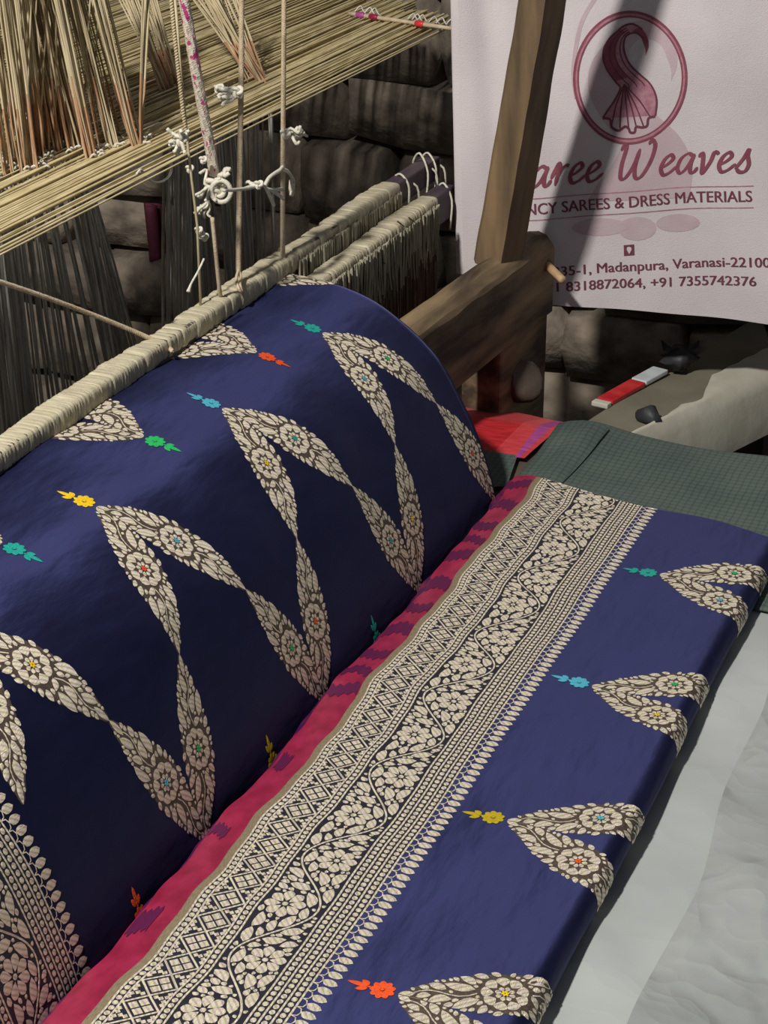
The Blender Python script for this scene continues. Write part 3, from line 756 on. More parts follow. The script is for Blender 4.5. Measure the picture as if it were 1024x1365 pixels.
# leg below the beam end
lc = q1+d*(Lb-.055)+side*.024; lz = q2[2]-bh+.004
b = MB(); b.box((lc[0], lc[1], (lz-.40)/2), (.020, .055, (lz+.40)/2), ex=side, ey=d); b.build('leg', 'worn_wood', frame, False, .004)
# leaning post
pb = at(652, 345, Z=.088); pb = q1+d*(Lb-.085)+side*.022; pb[2] = q2[2]-.002
# post direction so that the top passes through the right pixel
pt = at(728, -40, D=float((pb-EYE) @ hd)-.045)
ax = pt-pb; Lp = np.linalg.norm(ax)*1.5; ax /= np.linalg.norm(ax)
fy = np.array([d[0], d[1], 0]); fy = fy-ax*(fy @ ax); fy /= np.linalg.norm(fy); fx = np.cross(fy, ax); _c, _s = math.cos(-.18), math.sin(-.18); fx, fy = fx*_c+fy*_s, fy*_c-fx*_s
b = MB(); V = []; n1 = 46; hx, hy = .0150, .0165
pr = [(hx, -hy), (hx, hy), (-hx, hy), (-hx, -hy+.005), (-hx+.005, -hy)]; K = len(pr)
for i in range(n1):
    s = Lp*i/(n1-1); c = pb+ax*s; tw = 1+.10*max(0, 1-s/.2)
    for k, (u, v) in enumerate(pr):
        V.append(c+fx*(u*tw+noise.noise(Vector((s*25, k*3., 1)))*.0010)+fy*(v*tw+noise.noise(Vector((s*25, k*3., 8)))*.0010))
b.add(V, [(i*K+k, i*K+(k+1) % K, (i+1)*K+(k+1) % K, (i+1)*K+k) for i in range(n1-1) for k in range(K)] + [tuple(range(K))[::-1], tuple((n1-1)*K+k for k in range(K))])
b.build('post', 'post_wood', frame, False)
# peg in the beam end
pp = q1+d*(Lb-.016)+np.array([0, 0, q2[2]-q1[2]-.022])
tip_ = at(751, 374, D=float((pp-EYE) @ hd)-.030)
b = MB(); dv = tip_-pp; b.tube([pp-dv*.4, pp, pp+dv*.5, pp+dv*.96, pp+dv], [.0040, .0042, .0040, .0038, .0022], 9); b.build('peg', 'peg_wood', frame)
b = MB(); b.tube([pp-dv*.05, pp+dv*.02], [.0062, .0062], 10); b.build('peg_hole_disc', 'worn_wood', frame)  # added disc standing in for the dark peg hole, in beam wood
# rounded wooden block end by the leg
c = at(697, 508, Z=BZ+.012)
b = MB()
ringp = crom([(c[0]-.05, c[1]+.06, c[2]-.012), (c[0]-.02, c[1]+.02, c[2]-.010), (c[0], c[1]+.01, c[2]-.004), (c[0]+.004, c[1]+.008, c[2]-.002)], 4)
b.tube(ringp, [.020]*(len(ringp)-3)+[.018, .014, .006], 12); tag(b.build('log_end', 'dark_wood'), 'dark rounded log end lying behind the red silk', 'log')

# ------------------------------------------------------------------ cloth bag with print
DB = 1.803
def bagz(r, z_):
    g = .004*math.sin(r*24+z_*5+.5)+.003*math.sin(r*11-z_*17)+.0015*math.sin(r*60+z_*22)
    g += .012*math.exp(-((r-.10-(.24-z_)*.10)/.014)**2)*.5
    return g
def bagpt(r, z_, h=0): return hd*(DB-h+bagz(r, z_)) + rt*r + up*z_
def px2bag(x, y):
    p = at(x, y, D=DB); return float(p @ rt), float(p[2])
bag = thing('printed_bag', 'pinkish white cloth shop bag printed with maroon saree logo and lettering', 'bag', hd*DB+rt*.3+up*-.02)
rl, zbl = px2bag(618, 366); r2_, zb2 = px2bag(720, 404); r3, zb3 = px2bag(1024, 431); rtop, _ = px2bag(610, 0)
rR = r3+.16
def bag_bottom(r): return np.interp(r, [rl, rl+.012, r2_, r3, rR], [zbl, zbl-.004, zb2, zb3, zb3+.004])
def bag_left(z_): return np.interp(z_, [zbl, .33], [rl, rtop])
ZT = .52
def bsurf(u, v, h=0):
    zb = bag_bottom(rl+(rR-rl)*u); z_ = zb+(ZT-zb)*v; r = bag_left(z_)+(rR-bag_left(z_))*u
    return bagpt(r, z_, h)
b = MB(); b.grid(lambda u, v: bsurf(u, v), np.linspace(0, 1, 130), np.linspace(0, 1, 70))
b.build('front_panel', 'bag_cloth', bag)
b = MB(); b.grid(lambda u, v: bsurf(u, v, -.006-.016*math.sin(PI*u)**.5), np.linspace(0, 1, 60), np.linspace(0, 1, 30), flip=True)
b.build('back_panel', 'bag_cloth', bag)
b = MB(); b.grid(lambda k, v: bsurf(0, v, -.007*k)-rt*.007*math.sin(PI*k), np.linspace(0, 1, 6), np.linspace(0, 1, 40), flip=True); b.build('side_gusset', 'bag_cloth', bag)
class PM:   # flat print that follows the bag
    def __init__(s, h): s.h = h*.45; s.sign = 1
    def __call__(s, r, z_, off=0): return bagpt(r, z_, s.h)
def print_poly(mb, px, pm):
    pts = [px2bag(*p) for p in px]; mb.poly(pts[::-1], pm, 0, 0)
def print_line(mb, px, wpx, pm):
    k = 1/1350.*1.0
    pts = np.array([px2bag(*p) for p in px]); ws = (np.array(wpx)*.00078 if not np.isscalar(wpx) else wpx*.00078)
    m = len(pts); V = []
    for i in range(m):
        dd = pts[min(i+1, m-1)]-pts[max(i-1, 0)]; dd = dd/(np.linalg.norm(dd)+1e-12); nn = np.array([-dd[1], dd[0]]); wv = ws if np.isscalar(ws) else ws[i]
        for sg in (1, -1): q = pts[i]+nn*wv/2*sg; V.append(pm(q[0], q[1]))
    mb.add(V, [(2*i, 2*i+1, 2*i+3, 2*i+2) for i in range(m-1)])
# ghost print (large pale copy of the drape)
S0 = (841, 103)
drape_out = [(857, 74), (864, 70), (865, 58), (862, 45), (855, 37), (845, 33), (833, 35), (822, 43), (812, 52), (805, 64), (804, 78), (808, 90), (815, 101), (822, 110), (827, 116), (823, 127), (815, 139), (806, 150), (803, 156), (813, 158), (815, 167), (824, 172), (832, 168), (837, 171), (840, 175), (846, 175), (848, 168), (855, 169), (863, 167), (865, 158), (872, 157), (875, 148), (876, 136), (873, 122), (866, 111), (856, 102), (846, 93), (839, 84), (834, 73), (831, 60), (832, 52), (839, 47), (848, 48), (855, 55), (859, 65)]
def strip_fill(mb, L, R, pm):
    pl_ = [px2bag(*p) for p in L]; pr_ = [px2bag(*p) for p in R]; V = []; K_ = 9
    for a, c_ in zip(pl_, pr_):
        for k_ in range(K_): q_ = k_/(K_-1); V.append(pm(a[0]*(1-q_)+c_[0]*q_, a[1]*(1-q_)+c_[1]*q_))
    mb.add(V, [(K_*i+k_, K_*i+k_+1, K_*i+K_+k_+1, K_*i+K_+k_) for i in range(len(L)-1) for k_ in range(K_-1)])
dL = crom([(857, 40), (845, 33), (833, 35), (822, 43), (812, 52), (805, 64), (804, 78), (808, 90), (815, 101), (822, 110), (827, 117), (820, 131), (811, 144), (803, 156)], 4)
dR = crom([(859, 52), (850, 45), (842, 45), (835, 49), (832, 57), (832, 66), (834, 74), (838, 83), (845, 92), (855, 101), (866, 111), (873, 123), (876, 137), (874, 155)], 4)
hookL = crom([(842, 45), (850, 38), (858, 41), (864, 52), (865, 63), (861, 74)], 4); hookR = crom([(842, 46), (849, 46), (855, 51), (859, 60), (861, 67), (861, 74)], 4)
def sc_(P, k, o): return [((p[0]-S0[0])*k+o[0], (p[1]-S0[1])*k+o[1]) for p in P]
b = MB(); pm = PM(.0006)
gk, go = 1.95, (856, 165)
strip_fill(b, sc_(dL, gk, go), sc_(dR, gk, go), pm); strip_fill(b, sc_(hookL, gk, go), sc_(hookR, gk, go), pm)
for c_ in ((800, 303, 38, 12), (850, 306, 26, 16), (905, 300, 30, 12)):
    print_poly(b, [(c_[0]+c_[2]*math.cos(t), c_[1]+c_[3]*math.sin(t)) for t in np.linspace(0, 2*PI, 17)[:-1]], pm)
print_line(b, crom([(800, -10), (775, 30), (764, 90), (768, 130)], 8), 5, pm)
b.build('ghost_print', 'bag_ghost', bag)
# logo ring
b = MB(); pm = PM(.0010)
for rx, ry, wd in ((75, 87, 3.0), (70, 81, 2.0)):
    print_line(b, [(840+rx*math.cos(t), 104+ry*math.sin(t)) for t in np.linspace(0, 2*PI, 65)], wd, pm)
b.build('logo_ring', 'print_maroon', bag)
b = MB(); pm = PM(.0009); 
for rx, ry in ((72.5, 84),): print_line(b, [(840+rx*math.cos(t), 104+ry*math.sin(t)) for t in np.linspace(0, 2*PI, 65)], 5, pm)
b.build('logo_ring_fill', 'print_rose', bag)
b = MB(); pm = PM(.0012); strip_fill(b, dL[:44], dR[:44], pm); 
strip_fill(b, dL[40:], dR[40:], PM(.0011))
b.build('logo_drape', 'print_rose', bag)
b = MB(); strip_fill(b, dL[10:36], [(p[0]*.45+q[0]*.55, p[1]*.45+q[1]*.55) for p, q in zip(dL[10:36], dR[10:36])], PM(.0014)); strip_fill(b, hookL, hookR, PM(.0014)); b.build('logo_shading', 'print_maroon', bag); b = MB()
pm = PM(.0016)
print_line(b, dL, 2.2, pm); print_line(b, dR, 2.2, pm)
print_line(b, crom([(803, 156), (813, 158), (815, 168), (824, 173), (833, 168), (838, 171), (840, 176), (846, 176), (848, 169), (856, 170), (863, 168), (865, 158), (874, 156)], 4), 3, pm)
for e_ in ((815, 166), (826, 170), (838, 172), (848, 168), (858, 168), (867, 156)):
    print_line(b, crom([(832, 112), ((832+e_[0])/2+ (e_[0]-838)*.10, (112+e_[1])/2), e_], 6), 1.8, pm)
for k in (.3, .55, .8):
    print_line(b, [(p[0]*(1-k)+q[0]*k, p[1]*(1-k)+q[1]*k) for p, q in zip(dL[8:42], dR[8:42])], 1.4, pm)
b.build('logo_lines', 'print_dark', bag)
# script lettering: strokes in letter units (x advance, y up), x-height 1
def hook(pts): return crom(pts, 7)
GL = {
 'S': (1.5, [[(1.25, 1.75), (1.05, 2.0), (.7, 1.95), (.5, 1.6), (.7, 1.2), (.95, .8), (.8, .25), (.35, .0), (-.05, .25)]]),
 'a': (1.08, [[(.80, .85), (.55, 1.0), (.22, .75), (.10, .3), (.28, .03), (.55, .25), (.78, .72), (.84, .98)], [(.86, .98), (.74, .5), (.78, .08), (.95, .05), (1.12, .3)]]),
 'r': (.88, [[(0.0, .35), (.2, .85), (.32, 1.08), (.36, .85), (.26, .0)], [(.28, .35), (.48, .78), (.70, .95), (.84, .88)]]),
 'e': (.86, [[(.08, .38), (.42, .55), (.66, .80), (.52, 1.0), (.24, .80), (.10, .38), (.26, .04), (.58, .12), (.92, .42)]]),
 'W': (2.35, [[(.25, 1.45), (.42, 1.75), (.50, 1.55), (.38, .75), (.42, .1), (.68, .10), (1.02, .7), (1.22, 1.45)], [(1.22, 1.45), (1.08, .6), (1.18, .05), (1.50, .10), (1.86, .8), (1.98, 1.5), (1.80, 1.82), (1.64, 1.62)]]),
 'v': (.98, [[(.0, .80), (.16, 1.0), (.24, .7), (.28, .05), (.36, .05), (.62, .55), (.74, 1.0), (.86, 1.02), (.98, .92)]]),
 's': (.92, [[(.05, .15), (.40, .65), (.62, 1.10), (.60, .8), (.72, .35), (.58, .02), (.30, .0), (.14, .16)]]),
}
def script(text, p0, p1, xh, slant=.22, wbase=4.6):
    wid = sum(.55 if ch == ' ' else GL[ch][0] for ch in text); k = math.hypot(p1[0]-p0[0], p1[1]-p0[1])/wid
    ux = np.array([p1[0]-p0[0], p1[1]-p0[1]], float); ux /= np.linalg.norm(ux); uy = np.array([ux[1], -ux[0]])
    b = MB(); x = 0; lay = 0
    for ch in text:
        if ch == ' ': x += .55; continue
        for st in GL[ch][1]:
            pts = crom(st, 7); P_ = []; W_ = []
            for i, p in enumerate(pts):
                q = np.array(p0)+ux*(x+p[0]+slant*p[1])*k+uy*p[1]*xh
                P_.append(tuple(q)); dd = pts[min(i+1, len(pts)-1)]-pts[max(i-1, 0)]; an = math.atan2(dd[1], dd[0])
                e = min(1, min(i, len(pts)-1-i)/4+.35)
                W_.append(wbase*(.62+.55*abs(math.sin(an-.5)))*e)
            print_line(b, P_, np.array(W_), PM(.0012+.0002*(lay % 5))); lay += 1
        x += GL[ch][0]
    return b
script('Saree Weaves', (664, 250), (1002, 228), 27).build('shop_name_lettering', 'print_maroon', bag)
# printed capitals from the built-in font
def text_line(body, p0, p1, hpx, m, name, bold=.0, h=.0005):
    cu_ = bpy.data.curves.new('t', 'FONT'); cu_.body = body; cu_.size = 1; cu_.resolution_u = 3
    o = bpy.data.objects.new('t', cu_); COL.objects.link(o); dg = bpy.context.evaluated_depsgraph_get(); dg.update()
    me = bpy.data.meshes.new_from_object(o.evaluated_get(dg)); V = np.array([v.co[:2] for v in me.vertices]); Fc = [tuple(p.vertices) for p in me.polygons]
    bpy.data.objects.remove(o); bpy.data.curves.remove(cu_); bpy.data.meshes.remove(me)
    mn, mx = V.min(0), V.max(0); u0 = np.array(p0, float); u1 = np.array(p1, float); ux = u1-u0; L = np.linalg.norm(ux); ux /= L; uy = np.array([ux[1], -ux[0]])
    kx = L/(mx[0]-mn[0]); ky = hpx/.70
    b = MB()
    for sh in (-.45, 0, .45): b.add([bagpt(*px2bag(*(u0+ux*((v[0]-mn[0])*kx+sh)+uy*v[1]*ky)), h+sh*.0001) for v in V], Fc)
    b.build(name, m, bag, False)
text_line('FANCY SAREES & DRESS MATERIALS', (678, 285), (1003, 269), 15, 'print_dark', 'tagline_lettering')
text_line('335-1, Madanpura, Varanasi-221001', (738, 367), (1033, 355), 13, 'print_dark', 'address_lettering')
text_line('+91 8318872064, +91 7355742376', (717, 388), (1008, 381), 12.5, 'print_dark', 'phone_lettering')
b = MB(); [print_line(b, [(690+315*t, y_-15*t) for t in np.linspace(0, 1, 70)], 1.2, PM(.001)) for y_ in (263, 292)]; b.build('tagline_rule', 'print_rose', bag)
b = MB(); print_poly(b, [(832, 328), (846, 327), (846.5, 341.5), (832.5, 342.5)], PM(.001)); b.build('map_icon', 'print_dark', bag)
b = MB(); print_poly(b, [(839.5, 340), (836, 334), (836.5, 331), (839, 330), (842, 331), (842.5, 334)], PM(.0016)); b.build('map_pin', 'bag_cloth', bag)

# ------------------------------------------------------------------ things behind the green cloth
ZP = -.075
plank = thing('paper_covered_plank', 'slanting plank wrapped in olive card with torn cream paper edge', 'plank', at(930, 520, Z=ZP-.03))
c0, c1 = at(800, 552, Z=ZP), at(1040, 405, Z=ZP)        # far edge
e0, e1 = at(856, 575, Z=ZP), at(1060, 478, Z=ZP)        # near edge of the card
vx = (c1-c0)
def cardp(u, v): return (c0*(1-u)+c1*u)*(1-v)+(e0*(1-u)+e1*u)*v
b = MB()
for zz, fl in ((0, False), (-.012, True)):
    b.grid(lambda u, v: cardp(u*1.0-.12, v)+np.array([0, 0, zz+.0015*math.sin(u*9+v*4)]), np.linspace(0, 1, 20), np.linspace(0, 1, 10), flip=not fl)
b.build('olive_card', 'olive_card', plank)
def torn(u): return np.interp(u, [-.12, .16, .26, .32, .38, .43, .50, 1.3], [1.0, .97, .88, .97, .98, .80, .62, .70])+.01*math.sin(u*60)
b = MB(); V = []; nu = 80
nl = np.array([e1[1]-e0[1], -(e1[0]-e0[0]), 0]); nl /= np.linalg.norm(nl)
for i in range(nu):
    u = -.12+1.0*i/(nu-1); A = cardp(u, torn(u)); Bm = cardp(u, 1.06)
    for q, (hh, dn) in enumerate(((.0035, 0), (.006, 0), (.0035, 0), (-.012, .006), (-.042, .012), (-.060, .012))):
        p = (A if q == 0 else (A*.5+Bm*.5 if q == 1 else Bm)); V.append(p+np.array([0, 0, hh])+nl*dn)
b.add(V, [(i*6+j, i*6+j+1, (i+1)*6+j+1, (i+1)*6+j) for i in range(nu-1) for j in range(5)]); b.build('torn_paper', 'cream_paper', plank)
b = MB(); b.grid(lambda u, v: cardp(u*1.0-.12, v)+np.array([0, 0, -.014-.04*1]), np.linspace(0, 1, 4), np.linspace(0, 1, 4)); 
cc_ = [cardp(u, v) for u, v in ((-.12, .02), (.88, .02), (.88, 1.0), (-.12, 1.0))]
b = MB(); b.add([p+np.array([0, 0, zz]) for zz in (-.056, -.0135) for p in cc_], [(3, 2, 1, 0), (4, 5, 6, 7), (0, 1, 5, 4), (1, 2, 6, 5), (2, 3, 7, 6), (3, 0, 4, 7)]); b.build('plank_core', 'dark_wood', plank, False)
b = MB(); kp = cardp(.08, .85); b.tube([kp+np.array([-.012, .004, .003]), kp+np.array([0, 0, .008]), kp+np.array([.010, -.006, .002])], [.006, .010, .005], 8); b.build('dark_clamp', 'black_plastic', plank)
# stilts under the plank
for u in (.1, .8):
    p = cardp(u, .5); b = MB(); b.box((p[0], p[1], (p[2]-.056-.40)/2), (.02, .02, (p[2]-.056+.40)/2)); b.build('support', 'dark_wood', plank, False, .002)
# packet lying along the far edge
pk = thing('packet', 'small red and white printed packet lying on the olive card edge', 'packet', at(845, 525, Z=ZP))
def pkb(x0, y0, x1, y1, hh, m, name):
    A = at(x0, y0, Z=ZP+.004); B = at(x1, y1, Z=ZP+.004); u = B-A; L = np.linalg.norm(u); u /= L; nv = np.array([-u[1], u[0], 0])
    b = MB(); b.box((A+B)/2+nv*.010, (L/2, .009, .0025), ex=u, ey=nv); b.build(name, m, pk, False, .0012)
pkb(818, 538, 862, 513, 0, 'packet_red', 'red_half'); pkb(863, 512, 892, 496, 0, 'packet_white', 'white_half'); pkb(811, 543, 817, 539, 0, 'cream_paper', 'end_flap')
# crumpled black plastic knot
c = at(905, 482, Z=ZP+.012)
kn = thing('black_plastic_knot', 'crumpled black plastic bag knot with two pointed ears', 'plastic bag', c)
b = MB(); V = []; 
for i in range(9):
    th = PI*i/8
    for k in range(14):
        a = 2*PI*k/14; r = .013*math.sin(th)**.8*(1+.9*noise.noise(Vector((math.cos(a)*2, math.sin(a)*2, i*.6)))); V.append((c[0]+r*math.cos(a)*1.1, c[1]+r*math.sin(a), c[2]+.004-.014*math.cos(th)))
b.add(V, [(i*14+k, i*14+(k+1) % 14, (i+1)*14+(k+1) % 14, (i+1)*14+k) for i in range(8) for k in range(14)]); b.build('knot', 'black_plastic', kn)
for sx in (-1, 1):
    b = MB(); base = c+rt*sx*.010+up*.012; t1 = c+rt*sx*.020+up*.024
    b.add([base-rt*.007, base+rt*.007, base+hd*.006, base-hd*.006, t1, (base+t1)/2-hd*.004+rt*.004], [(0, 3, 5), (3, 1, 5), (0, 5, 4), (5, 1, 4), (0, 4, 2), (1, 2, 4)]); b.build('ear', 'black_plastic', kn)

# ------------------------------------------------------------------ harness cords
def cords(name, label, paths, m, r=(.0006, .0010), n=4, cat='cords', parent=None):
    b = MB()
    for P_ in paths: b.tube(P_, random.uniform(*r), n, False)
    return tag(b.build(name, m, parent), label, None if parent else cat, kind='stuff')
ZS = .25
# flat sheet of horizontal cords
front = []; rear = []
xx = -.716
while xx > -.80:
    z0 = ZS+random.uniform(-.003, .003)
    front.append([(xx+random.uniform(-.002, .002), .35, z0), (xx+random.uniform(-.002, .002), .8, z0+random.uniform(-.002, .002)), (xx+random.uniform(-.002, .002), 1.40, z0+random.uniform(-.002, .002)), (xx+random.uniform(-.003, .003)+.008, 1.96, z0+random.uniform(-.003, .003))])
    xx -= random.uniform(.0005, .0015) if xx < -.735 else random.uniform(.003, .007)
while xx > -1.12:
    z0 = ZS+random.uniform(-.006, .004)
    rear.append([(xx+random.uniform(-.004, .004), .35, z0), (xx+random.uniform(-.004, .004), .9, z0+random.uniform(-.003, .003)), (xx+random.uniform(-.004, .004), 1.5, z0+random.uniform(-.003, .003)), (xx+random.uniform(-.004, .004)+.01, 2.02, z0+random.uniform(-.004, .004))])
    xx -= random.uniform(.0007, .0018)
cords('front_cord_sheet', 'dense golden cords stretched flat along the front of the harness', front, 'cord_gold', (.0006, .0012))
cords('rear_cord_sheet', 'cords stretched flat at the back of the harness behind the rising bunches', rear, 'cord_gold', (.0006, .0011))
# rising cords in bunches: beige above, dyed orange near the knots
up_b = []; up_o = []; knots = []
def rise(px, py, qx, dx_=.0, mix=.5):
    X0 = random.uniform(-.735, -.655); p = at(px, py, Z=ZS)
    p = np.array([p[0], p[1], ZS])
    e = at(qx, -60, D=float((p-EYE) @ hd)+random.uniform(.0, .05)); dz = e-p
    k = random.uniform(.25, .42)
    mid = p+dz*k
    j = np.array([random.uniform(-.002, .002), random.uniform(-.002, .002), 0])
    if random.random() < mix: up_o.append([p, p+dz*k*.5+j, mid+j]); up_b.append([mid+j, p+dz*.7+j, e+dz*.35])
    else: up_b.append([p, p+dz*.5+j, e+dz*.35])
    knots.append(p)
for cxp, cyp, qx, n, mx_, sp in ((8, 225, -40, 14, .3, 14), (35, 222, -5, 16, .5, 14), (58, 205, 22, 22, .9, 20), (90, 198, 40, 22, .9, 18), (120, 204, 62, 24, .6, 14), (150, 190, 85, 14, .4, 14), (180, 192, 115, 16, .8, 9), (186, 190, 196, 6, .5, 4), (70, 190, 70, 16, .4, 40), (20, 210, 30, 10, .4, 30)):
    for _ in range(int(n*1.7)):
        g = random.gauss(0, .5); rise(cxp+g*sp, cyp+random.uniform(-8, 10)-abs(g)*2, qx+g*sp*1.3+random.uniform(-5, 5), mix=mx_)
rc = thing('rising_cords', 'beige cords with orange lower ends rising in bunches from golden cord sheet', 'cords', at(100, 210, Z=ZS)); tag(rc, kind='stuff')
cords('undyed_lengths', None, up_b, 'cord_beige', (.0006, .0011), parent=rc)
cords('dyed_ends', 'orange dyed lower cord ends', up_o, 'cord_orange', (.0007, .0012), parent=rc)
far_b = []; far_o = []
for cxp, cyp, qx, n in ((222, 122, 150, 16), (240, 118, 175, 12), (330, 105, 250, 16), (348, 100, 275, 12), (345, 108, 235, 8)):
    for _ in range(n):
        p = at(cxp+random.gauss(0, 7), cyp+random.uniform(-5, 5), Z=ZS); e = at(qx+random.gauss(0, 12), -60, D=float((p-EYE) @ hd)+.05); dz = e-p
        if random.random() < .7: far_o.append([p, p+dz*.3]); far_b.append([p+dz*.3, e])
        else: far_b.append([p, e])
rc = thing('rising_cords', 'beige cords with rust ends rising behind the thick pink-flecked rope', 'cords', at(280, 110, Z=ZS)); tag(rc, kind='stuff')
cords('undyed_lengths', None, far_b, 'cord_beige', (.0007, .0012), parent=rc); cords('dyed_ends', 'rust dyed lower cord ends', far_o, 'cord_orange', (.0007, .0012), parent=rc)
b = MB()
for p in knots:
    if random.random() < .35: 
        q = p+np.array([random.uniform(0, .006), random.uniform(-.003, .003), .002]); b.tube([q, q+np.array([.001, .002, .002]), q+np.array([.003, .001, .003]), q+np.array([.004, .004, .001])], .0010, 5)
tag(b.build('cord_knots', 'cotton_white'), 'tiny white knots where rising cords meet the cord sheet', 'knots', kind='stuff')
# cords hanging below the sheet
def hang(name, label, groups):
    P_ = []
    for (ax_, ay, bx, by, n, sp, sq) in groups:
        for _ in range(n):
            g = random.uniform(-1, 1); X = random.uniform(-.83, -.775)
            p = at(ax_+g*sp, ay-g*sp*.45-12, X=X); e = at(bx+g*sq+random.uniform(-4, 4), by-g*sq*.6+random.uniform(-6, 16), X=X+.0)
            p[2] = max(p[2], ZS-.0); P_.append([p, (p+e)/2+np.array([0, random.uniform(-.003, .003), 0]), e])
    return cords(name, label, P_, 'cord_grey', (.0009, .0017))
hang('hanging_cords', 'grey cords fanning down below the golden sheet behind the heddle bar', ((20, 320, 60, 620, 46, 50, 70), (85, 300, 150, 520, 30, 30, 40), (110, 290, 158, 480, 14, 8, 14), (-20, 335, 20, 660, 30, 30, 40)))
hang('hanging_cords', 'thick grey curtain of cords hanging behind the knotted pink rope', ((245, 225, 245, 480, 40, 20, 26), (262, 215, 275, 450, 36, 18, 22)))
hang('hanging_cords', 'thin grey cords hanging beside the two plain vertical ropes', ((300, 190, 318, 400, 26, 20, 22), (345, 165, 352, 380, 9, 18, 20)))
# loose looped thread
lp = [at(x, y, X=-.73) for x, y in ((182, 232), (188, 226), (192, 233), (206, 243), (220, 240), (228, 230), (228, 214))]
b = MB(); b.tube(crom(lp, 6), .0010, 6); tag(b.build('thread_loop', 'cord_grey'), 'loose looped thread hanging under the golden cord sheet', 'thread')
# stick with coloured threads at the far end of the sheet
st = thing('end_stick', 'thin bamboo stick with red threads at the far sheet end', 'stick', at(530, 30, Z=ZS))
b = MB(); A = at(465, 18, Z=ZS+.006); B = at(602, 38, Z=ZS+.006); b.tube([A+(B-A)*t for t in np.linspace(0, 1, 9)], [.0022, .0024, .002, .0024, .0022, .002, .0024, .0022, .002], 8); b.build('bamboo', 'cord_tan', st)
for k, m in ((.70, 'packet_red'), (.25, 'maroon_silk'), (.12, 'magenta_silk')):
    b = MB(); p = A+(B-A)*k; u = (B-A)/np.linalg.norm(B-A); b.tube([p-u*.006, p-u*.004, p+u*.004, p+u*.006], [.002, .0034, .0034, .002], 8); b.build('thread_wrap', m, st)
b = MB()
for k in range(10):
    p = A+(B-A)*random.uniform(.05, .95); b.tube(crom([p+np.array([0, 0, .003]), p+np.array([.004, .006, .008]), p+np.array([.010, .0, .004]), p+np.array([.014, .008, -.004])], 4), .0008, 4)
tag(b.build('loose_threads', 'cord_grey', st), kind='stuff')

# ------------------------------------------------------------------ ropes
def twisted(mb, path, R, r, turns, strands=3, n=6):
    pts = [np.array(p, float) for p in path]; cum = np.r_[0, np.cumsum([np.linalg.norm(pts[i+1]-pts[i]) for i in range(len(pts)-1)])]; Lt = cum[-1]
    m = int(turns*8)+8; S = np.linspace(0, Lt, m); C3 = np.stack([np.interp(S, cum, [p[k] for p in pts]) for k in range(3)], 1)
    for q in range(strands):
        o = []
        for i in range(m):
            dd = C3[min(i+1, m-1)]-C3[max(i-1, 0)]; dd /= np.linalg.norm(dd)+1e-12
            a = np.array([1., 0, 0]); e1 = a-dd*(a @ dd); e1 /= np.linalg.norm(e1); e2 = np.cross(dd, e1); g = 2*PI*(turns*S[i]/Lt+q/strands)
            o.append(C3[i]+R*(math.cos(g)*e1+math.sin(g)*e2))
        mb.tube(o, r, n)
def tuft(mb, c, n, L, r=.0011, dirs=None):
    c = np.array(c, float)
    for _ in range(n):
        v = np.array([random.gauss(0, 1) for _ in range(3)]); v /= np.linalg.norm(v)
        if dirs is not None: v = v*.6+np.array(dirs); v /= np.linalg.norm(v)
        w_ = np.array([random.gauss(0, 1) for _ in range(3)])*.35
        mb.tube(crom([c, c+v*L*.4+w_*L*.3, c+v*L*.75-w_*L*.2, c+v*L+w_*L*.3], 3), [r*random.uniform(.8, 1.1)]*10, 5)
def knot(mb, c, R, r):
    c = np.array(c, float); P_ = []
    for t in np.linspace(0, 2*PI, 40)[:-1]:
        P_.append(c+R*(rt*(math.sin(t)+2*math.sin(2*t))*.4+up*(math.cos(t)-2*math.cos(2*t))*.4-hd*math.sin(3*t)*.5))
    mb.tube(P_+[P_[0]], r, 6)
XR = -.655
# plain ropes
ropeB = thing('plain_rope', 'plain tan rope tied to the heddle bar by a small loop', 'rope', at(319, 383, X=XR))
b = MB(); twisted(b, [at(322, -45, X=XR), at(322, 80, X=XR), at(320, 200, X=XR), at(318, 330, X=XR), at(318, 362, X=XR)], .0010, .0013, 60); b.build('strand', 'cord_tan', ropeB)
b = MB(); lp = [at(x, y, X=XR+dx_) for x, y, dx_ in ((318, 360, 0), (315, 372, .004), (318, 384, .010), (323, 390, .011), (320, 380, .009), (321, 370, .004), (318, 360, 0))]; b.tube(crom(lp, 5), .0013, 6); b.build('bar_loop', 'cord_tan', ropeB)
b = MB(); c = at(316, 122, X=XR+.003); knot(b, c, .0035, .0016); tuft(b, c-rt*.003, 6, .013, .0016, -rt*1.2); tuft(b, c-rt*.002-up*.004, 4, .012, .0016, -rt-up*.5); b.build('white_knot', 'cotton_white', ropeB)
ropeC = thing('plain_rope', 'plain tan rope with a white tuft and ring of string', 'rope', at(377, 372, X=XR))
b = MB(); twisted(b, [at(379, -45, X=XR), at(378, 100, X=XR), at(377, 240, X=XR), at(377, 375, X=XR+.004), at(376, 392, X=XR+.010)], .0009, .0013, 64); b.build('strand', 'cord_tan', ropeC)
b = MB(); c = at(381, 178, X=XR+.003); knot(b, c, .003, .0015); tuft(b, c, 8, .014, .0014, rt*1.1-up*.2); b.build('white_tuft', 'cotton_white', ropeC)
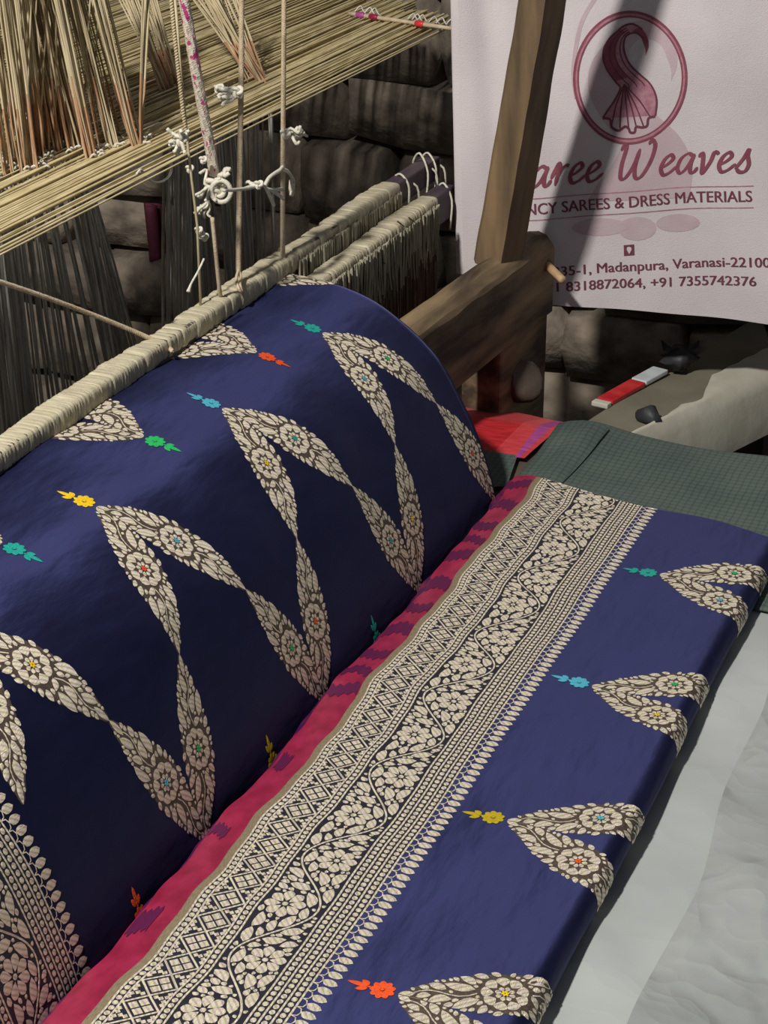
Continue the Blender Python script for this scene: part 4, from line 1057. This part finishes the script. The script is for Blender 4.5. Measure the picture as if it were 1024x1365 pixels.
# thick pink-flecked rope
ropeA = thing('flecked_rope', 'thick white braided rope with pink flecks ending in a big knot', 'rope', at(290, 240, X=-.680))
b = MB(); path = [at(240, -45, X=-.680), at(247, 10, X=-.680), at(262, 100, X=-.680), at(275, 170, X=-.680), at(286, 232, X=-.680)]
twisted(b, path, .0018, .0026, 26, 4, 7); b.build('braid', 'rope_pink', ropeA)
b = MB(); c = at(287, 248, X=-.677); knot(b, c, .0062, .0021); knot(b, c+rt*.002-up*.005+hd*-.004, .0045, .0019)
tuft(b, c-rt*.003, 9, .015, .0014); tuft(b, c-up*.012-rt*.006, 8, .013, .0013, -up*.6-rt*.5); tuft(b, c+up*.008+rt*.003, 6, .010, .0018, rt*.4)
rg = [c+rt*(.005+.0075*math.cos(t))-up*(.002+.0085*math.sin(t))-hd*.008 for t in np.linspace(0, 2*PI, 22)]; b.tube(rg, .0019, 7); b.build('big_knot', 'cotton_white', ropeA)
b = MB(); b.tube(crom([at(283, 290, X=-.65), at(287, 330, X=-.65), at(292, 380, X=-.652), at(294, 395, X=-.655)], 5), .0016, 6); b.build('rope_tail', 'cord_tan', ropeA)
b = MB(); b.tube(crom([at(272, 345, X=-.645), at(264, 362, X=-.645), at(255, 378, X=-.645), at(251, 389, X=-.645)], 4), [.0009]*9+[.0010, .0012, .0016, .0018], 6); b.build('loose_end', 'cotton_white', ropeA)
b = MB(); c = at(272, 308, X=-.680)
for xx_, yy_ in ((265, 307), (268, 313), (273, 316), (253, 225), (271, 213)): knot(b, at(xx_, yy_, X=-.680), .0022, .0012)
b.build('small_knots', 'cotton_white', ropeA)
# pair of thin cords to the left of it with tuft
ropeD = thing('thin_cord', 'pair of thin beige cords with frayed white tuft left of flecked rope', 'cord', at(247, 190, X=-.66))
b = MB(); twisted(b, [at(224, -45, X=-.66), at(234, 60, X=-.66), at(243, 140, X=-.66), at(249, 185, X=-.66)], .0008, .0009, 30, 2); b.tube([at(230, -45, X=-.662), at(240, 80, X=-.662), at(251, 200, X=-.66), at(263, 300, X=-.66), at(268, 420, X=-.66)], .0010, 6); b.build('strand', 'cord_beige', ropeD)
b = MB(); c = at(241, 186, X=-.655); knot(b, c, .0035, .0016); tuft(b, c, 9, .011, .0015, -rt*.3); b.build('frayed_tuft', 'cotton_white', ropeD)
# horizontal tie between flecked rope and plain rope
tie = thing('tie_string', 'white string tied across between flecked rope and plain rope', 'string', at(330, 252, X=-.65))
b = MB(); b.tube(crom([at(x, y, X=-.645) for x, y in ((298, 254), (312, 253), (330, 251), (343, 248), (352, 246))], 5), .0014, 6); b.build('cross_string', 'cotton_white', tie)
b = MB(); c = at(345, 246, X=-.642); knot(b, c, .0026, .0012); tuft(b, c-rt*.002, 3, .009, .0012, -rt+up*.3); b.build('cross_knot', 'cotton_white', tie)
b = MB()
for pts in (((352, 250), (358, 238), (368, 230), (376, 226), (384, 229), (390, 238), (391, 248), (388, 260)), ((353, 248), (357, 252), (368, 253), (377, 252)), ((355, 251), (360, 262), (365, 274)), ((356, 252), (366, 256), (378, 265)), ((354, 248), (360, 236), (372, 228), (377, 222))):
    b.tube(crom([at(x, y, X=-.641+.002*math.sin(i)) for i, (x, y) in enumerate(pts)], 4), .0015, 6)
b.build('ring_loop', 'cotton_white', tie)
b = MB(); c = at(389, 250, X=-.641); b.tube([c+up*.006, c, c-up*.007], [.0020, .0027, .0020], 7); b.build('whipping', 'rope_pink', tie)
# diagonal cord that runs to the bar
dc = MB(); twisted(dc, crom([at(-30, 366, X=-.70), at(60, 396, X=-.69), at(150, 430, X=-.675), at(215, 458, X=-.655), at(230, 468, X=-.643)], 6), .0008, .0011, 40, 3)
tag(dc.build('diagonal_cord', 'cord_tan'), 'tan cord running slantwise down onto the wrapped heddle bar', 'cord')
# maroon cloth in the dark behind
mc = MB(); base = at(205, 300, X=-1.2)
mc.grid(lambda u, v: base+np.array([.010*math.sin(u*14)+.006*v, (u-.5)*.035*(1+.5*v), .03-v*.07]), np.linspace(0, 1, 16), np.linspace(0, 1, 10))
o = mc.build('maroon_rag', 'maroon_cloth'); so = o.modifiers.new('t', 'SOLIDIFY'); so.thickness = .004
tag(o, 'dark maroon rag hanging in shadow behind the cords', 'rag')
